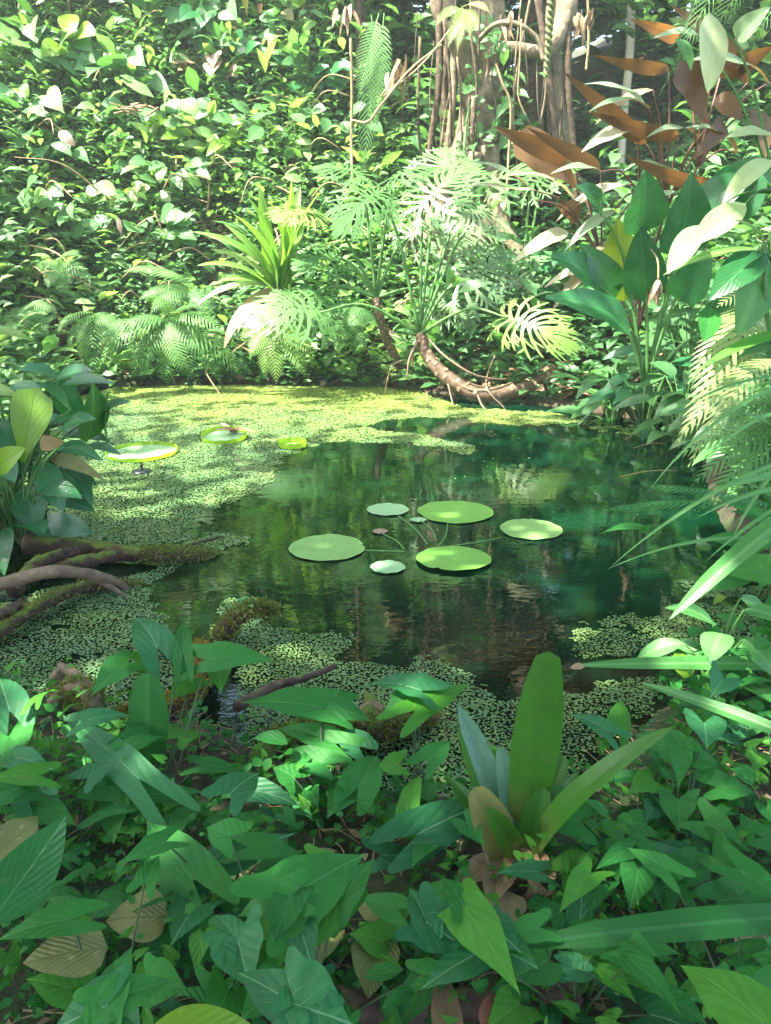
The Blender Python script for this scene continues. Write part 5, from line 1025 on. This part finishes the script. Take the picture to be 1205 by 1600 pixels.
# ---------------------------------------------------------------- single showy leaves
def solo(name, label, cat, T_, mat, b, e, w_, arch=.5, N=(0, -.4, 1), basept=None, **k):
    bp = np.asarray(basept if basept is not None else b); P_ = Plant(name, label, cat, bp); P_.leaf(T_, mat, b, e, w_, arch, N, stalk=basept is not None, **k); return P_
solo('blade_plant', 'tall dark paddle shaped blade standing at lower left', 'leaf blade', T_brom, 'strap_deep', PZ(232, 1215, .16), PY(230, 1052, PZ(232, 1215, .16)[1]+.03), 64, .15, (0, -1, .1), fold=-.2)
solo('blade_plant', 'long broad dark green blade crossing the lower right', 'leaf blade', T_strap, 'strap_deep', PZ(1260, 1432, .34), PZ(803, 1478, .30), 48, .35, (0, -.55, 1), fold=.12)
solo('blade_plant', 'flat strap leaf with a brown tip reaching in from the right', 'leaf blade', T_strap, 'grass', PZ(1260, 1040, .28), PZ(895, 1040, .26), 24, .25, (0, -.7, .8), fold=.2)
solo('dead_leaf', 'brown dried tip on the strap leaf from the right', 'dead leaf', T_small, 'dry', PZ(915, 1041, .262), PZ(890, 1044, .255), 14)
solo('blade_plant', 'slanting green blade above the drooping arrowhead', 'leaf blade', T_strap, 'grass', PZ(1270, 1165, .34), PZ(1000, 1066, .30), 26, .2, (0, -.6, .8), fold=.2)
solo('blade_plant', 'light wide grass blade arching down at the right edge', 'leaf blade', T_strap, 'grass', PY(1270, 780, 2.4), PY(1046, 968, 2.2), 32, .6, (-.3, -.6, .8), fold=.25)
solo('blade_plant', 'bright broad leaf at the right edge below the grass', 'leaf blade', T_ell, 'arrow_light', PY(1260, 900, 2.7), PY(1112, 890, 2.6), 52, .5, (0, -.7, .7))
solo('blade_plant', 'thin second strap behind the brown tipped one', 'leaf blade', T_strap, 'strap_deep', PZ(1260, 1022, .3), PZ(1080, 1018, .3), 14, .2, (0, -.7, .8))
solo('blade_plant', 'short bright strap above the long dark blade', 'leaf blade', T_strap, 'arrow_light', PZ(1172, 1415, .2), PZ(1108, 1338, .3), 26, .4, (.4, -.8, .5))
solo('pleated_leaf_plant', 'bright pleated leaf at the bottom edge left of centre', 'leafy plant', T_ell, 'lime', PZ(215, 1640, .42), PZ(405, 1612, .40), 92, .8, (0, -.5, 1), rip=.01).t
solo('aroid_plant', 'large dark glossy leaf at the left edge', 'leafy plant', T_ell, 'big_dark', PZ(-20, 1445, .3), PY(103, 1275, PZ(0, 1440, .3)[1]+.05), 92, .3, (.35, -.9, .25))
solo('aroid_plant', 'pale green leaf partly behind the dark glossy leaf', 'leafy plant', T_ell, 'faded', PZ(-25, 1345, .3), PZ(58, 1285, .32), 62, .3, (0, -.8, .7))
for lab, b, e, w_, mt, z in [('round yellowing leaf left of the big bright leaf', (262, 1432), (166, 1440), 78, 'faded', .26), ('ovate yellow brown leaf at the lower left', (168, 1480), (36, 1505), 78, 'faded', .27), ('dull brown leaf below the bright pointed leaf', (520, 1440), (485, 1515), 62, 'faded', .2), ('dark brown curled leaf at the bottom centre', (590, 1470), (575, 1560), 74, 'faded', .2),
        ('tan dead leaf on the ground beside the bromeliad', (800, 1395), (775, 1460), 60, 'tan', .16), ('upright brown leaf at the bottom edge', (700, 1640), (690, 1516), 52, 'dry', .22), ('reddish oval dead leaf at the bottom edge', (770, 1620), (785, 1540), 56, 'dry_red', .2), ('yellow brown leaf in the lower middle', (600, 1425), (560, 1420), 40, 'faded', .24),
        ('orange brown dead leaf at the bottom right', (1040, 1600), (1050, 1560), 44, 'dry', .18), ('tan dead leaf at the right edge', (1190, 1450), (1150, 1500), 60, 'tan', .18), ('grey flat dead leaf on the right bank', (1100, 1280), (1040, 1270), 46, 'tan', .16), ('small pinkish dead leaf on the mossy log', (600, 1110), (560, 1105), 26, 'dry', .12), ('white scrap of dead leaf under the right plants', (900, 1280), (880, 1290), 20, 'tan', .16),
        ('yellow leaf by the water at the right', (1130, 930), (1115, 945), 14, 'big_yellow', .12), ('curled yellow green leaf on the brown tipped strap', (1070, 1060), (1060, 1020), 34, 'lime', .26)]:
    solo('fallen_leaf', lab, 'fallen leaf', T_ovate, mt, PZ(*b, z), PZ(*e, z+rng.uniform(-.02, .02)), w_, rng.uniform(.4, .9), (rng.normal(0, .2), -.5, 1), rip=.04)
lanceclump('peace lily leaves low over the left roots', 20, 800, 4.0, 26, .3, 40, 'peace', .45, T_ell, 'peace_lily', zr=(.1, .7), group='peace lilies on the left shore')
# grasses on the right shore
gp = Plant('grass_tuft', 'tuft of long thin grass blades at the right shore', 'grass', PY(1215, 830, 3.0))
for i, (bx, by_, tx, ty, w_, a_) in enumerate([(1230, 600, 1012, 770, 6, 1.2), (1230, 720, 950, 890, 6, 1.1), (1230, 850, 948, 890, 7, .9), (1230, 640, 1100, 720, 6, 1.0), (1230, 690, 1130, 640, 6, .7), (1240, 760, 1085, 812, 8, .7), (1240, 780, 1100, 880, 6, .8), (1240, 590, 1060, 640, 6, .8), (1240, 700, 1140, 850, 7, .9), (1240, 620, 1070, 560, 5, .6), (1240, 810, 1120, 740, 9, .6), (1240, 740, 1110, 770, 12, .5)]):
    yb = 2.9+rng.uniform(0, .7); gp.leaf(T_grass, 'grass', PY(bx, by_, yb), PY(tx, ty, yb-.1), w_*1.3, a_, (rng.normal(0, .3), -.4, 1), stalk=False, name='blade')
hl2 = [('leafy shrub at the right edge below the sword fern', 1190, 1000, 2.6, 12), ('leafy weeds behind the brown tipped strap', 1100, 1090, 2.3, 10), ('shrub at the right edge near the fresh fern', 1210, 830, 3.4, 14), ('leafy stems at the right edge below the pointed leaf shrub', 1215, 600, 4.6, 14)]
for lab, px, py, y, k_ in hl2:
    lanceclump(lab, px, py+60, y, k_, .16 if y < 3 else .24, 40 if y < 3 else 30, ['arrow', 'grass', 'arrow', 'heart'][hl2.index((lab, px, py, y, k_))], .3, T_ell, zr=(.08, .4), group='leafy shrubs at the right edge')
lanceclump('drooping leafy plant at the right waterline under the tan fern', 1150, 790, 5.0, 26, .26, 34, 'hill_dark', .5, zr=(.1, .5), group='leafy shrubs at the right edge')
lanceclump('leafy plant on the right shore behind the grass tuft', 1165, 850, 4.5, 24, .24, 30, 'grass', .5, zr=(.08, .4), group='leafy shrubs at the right edge')
lanceclump('dark leafy plant at the right waterline below the lance leaved shrubs', 1115, 715, 5.9, 24, .3, 30, 'hill_dark', .55, zr=(.1, .5), group='leafy shrubs at the right edge')
# small plants of the near bank
def near_carpet(k, x0, x1, y0, y1, ht, ll, nl, mat, label, wr=.6, T_=None):
    x, y = sample(k, x0, x1, y0, y1, lambda x, y: (np.abs(x) < .6*y+.5) & (sdf(POND, x, y) > .09)); B = on_ground(x, y); mb = MB()
    sprigs(mb, B, rng.uniform(ht[0], ht[1], len(x)), nl, rng.uniform(ll[0], ll[1], len(x)), rng.random(len(x)), T_, wr, (0, -.1)); 
    return tag(mb.build('undergrowth', M[mat]), label, 'undergrowth', kind='stuff')
near_carpet(850, -1.8, 2.2, .7, 2.6, (.03, .14), (.018, .038), 9, 'arrow', 'small dark creeping leaves covering the near bank soil', .7)
near_carpet(650, -1.8, 2.2, .7, 2.6, (.04, .16), (.02, .045), 7, 'arrow_light', 'small bright leaves scattered on the near bank', .6, T_hsm)
near_carpet(80, -1.6, 2.0, .7, 2.2, (.06, .2), (.05, .10), 6, 'arrow', 'medium pointed leaves filling gaps on the near bank', .45, T_ell)
near_carpet(400, 1.0, 2.8, 2.0, 5, (.06, .3), (.05, .12), 7, 'arrow', 'pointed leaves filling the right bank', .45, T_ell)
near_carpet(900, 1.2, 4.2, 3.0, 7.5, (.06, .5), (.07, .16), 7, 'hill_dark', 'dark leaves on the right bank below the ferns', .4)
near_carpet(900, -4, -1.2, 2.6, 7, (.05, .4), (.05, .14), 7, 'hill_dark', 'dark leaves on the left bank behind the peace lily', .45)
# straw and dry stems on the soil
k = 900; x, y = sample(k, -1.2, 1.8, .8, 2.5, None); mb = MB()
for q in on_ground(x, y):
    d_ = unit_dirs(1, -.05, .2)[0]*rng.uniform(.02, .08); tube(mb, [q+[0, 0, .01]-d_, q+[0, 0, .02]+rng.normal(0, .006, 3), q+[0, 0, .012]+d_], rng.uniform(.0008, .0022), 5, 4)
tag(mb.build('straw', M['vine']), 'thin dry stems and straw on the near soil', 'straw', kind='stuff')
# ---------------------------------------------------------------- added haze, a thin veil that washes out the distance
m, n, N, Lk = newmat('haze veil')
pv = N.new('ShaderNodeVolumePrincipled'); pv.inputs['Color'].default_value = (.80, .95, .84, 1); pv.inputs['Density'].default_value = .0034; pv.inputs['Anisotropy'].default_value = .1
o = N.new('ShaderNodeOutputMaterial'); Lk.new(pv.outputs[0], o.inputs['Volume'])
x0, x1, y0, y1, z0, z1 = -130, 130, -70, 170, -2.2, 16
V = [(x, y, z) for z in (z0, z1) for y in (y0, y1) for x in (x0, x1)]
hz_ = MB().add(V, [(0, 2, 3, 1), (4, 5, 7, 6), (0, 1, 5, 4), (2, 6, 7, 3), (0, 4, 6, 2), (1, 3, 7, 5)]).build('haze', m, smooth=False)
tag(hz_, kind='stuff')
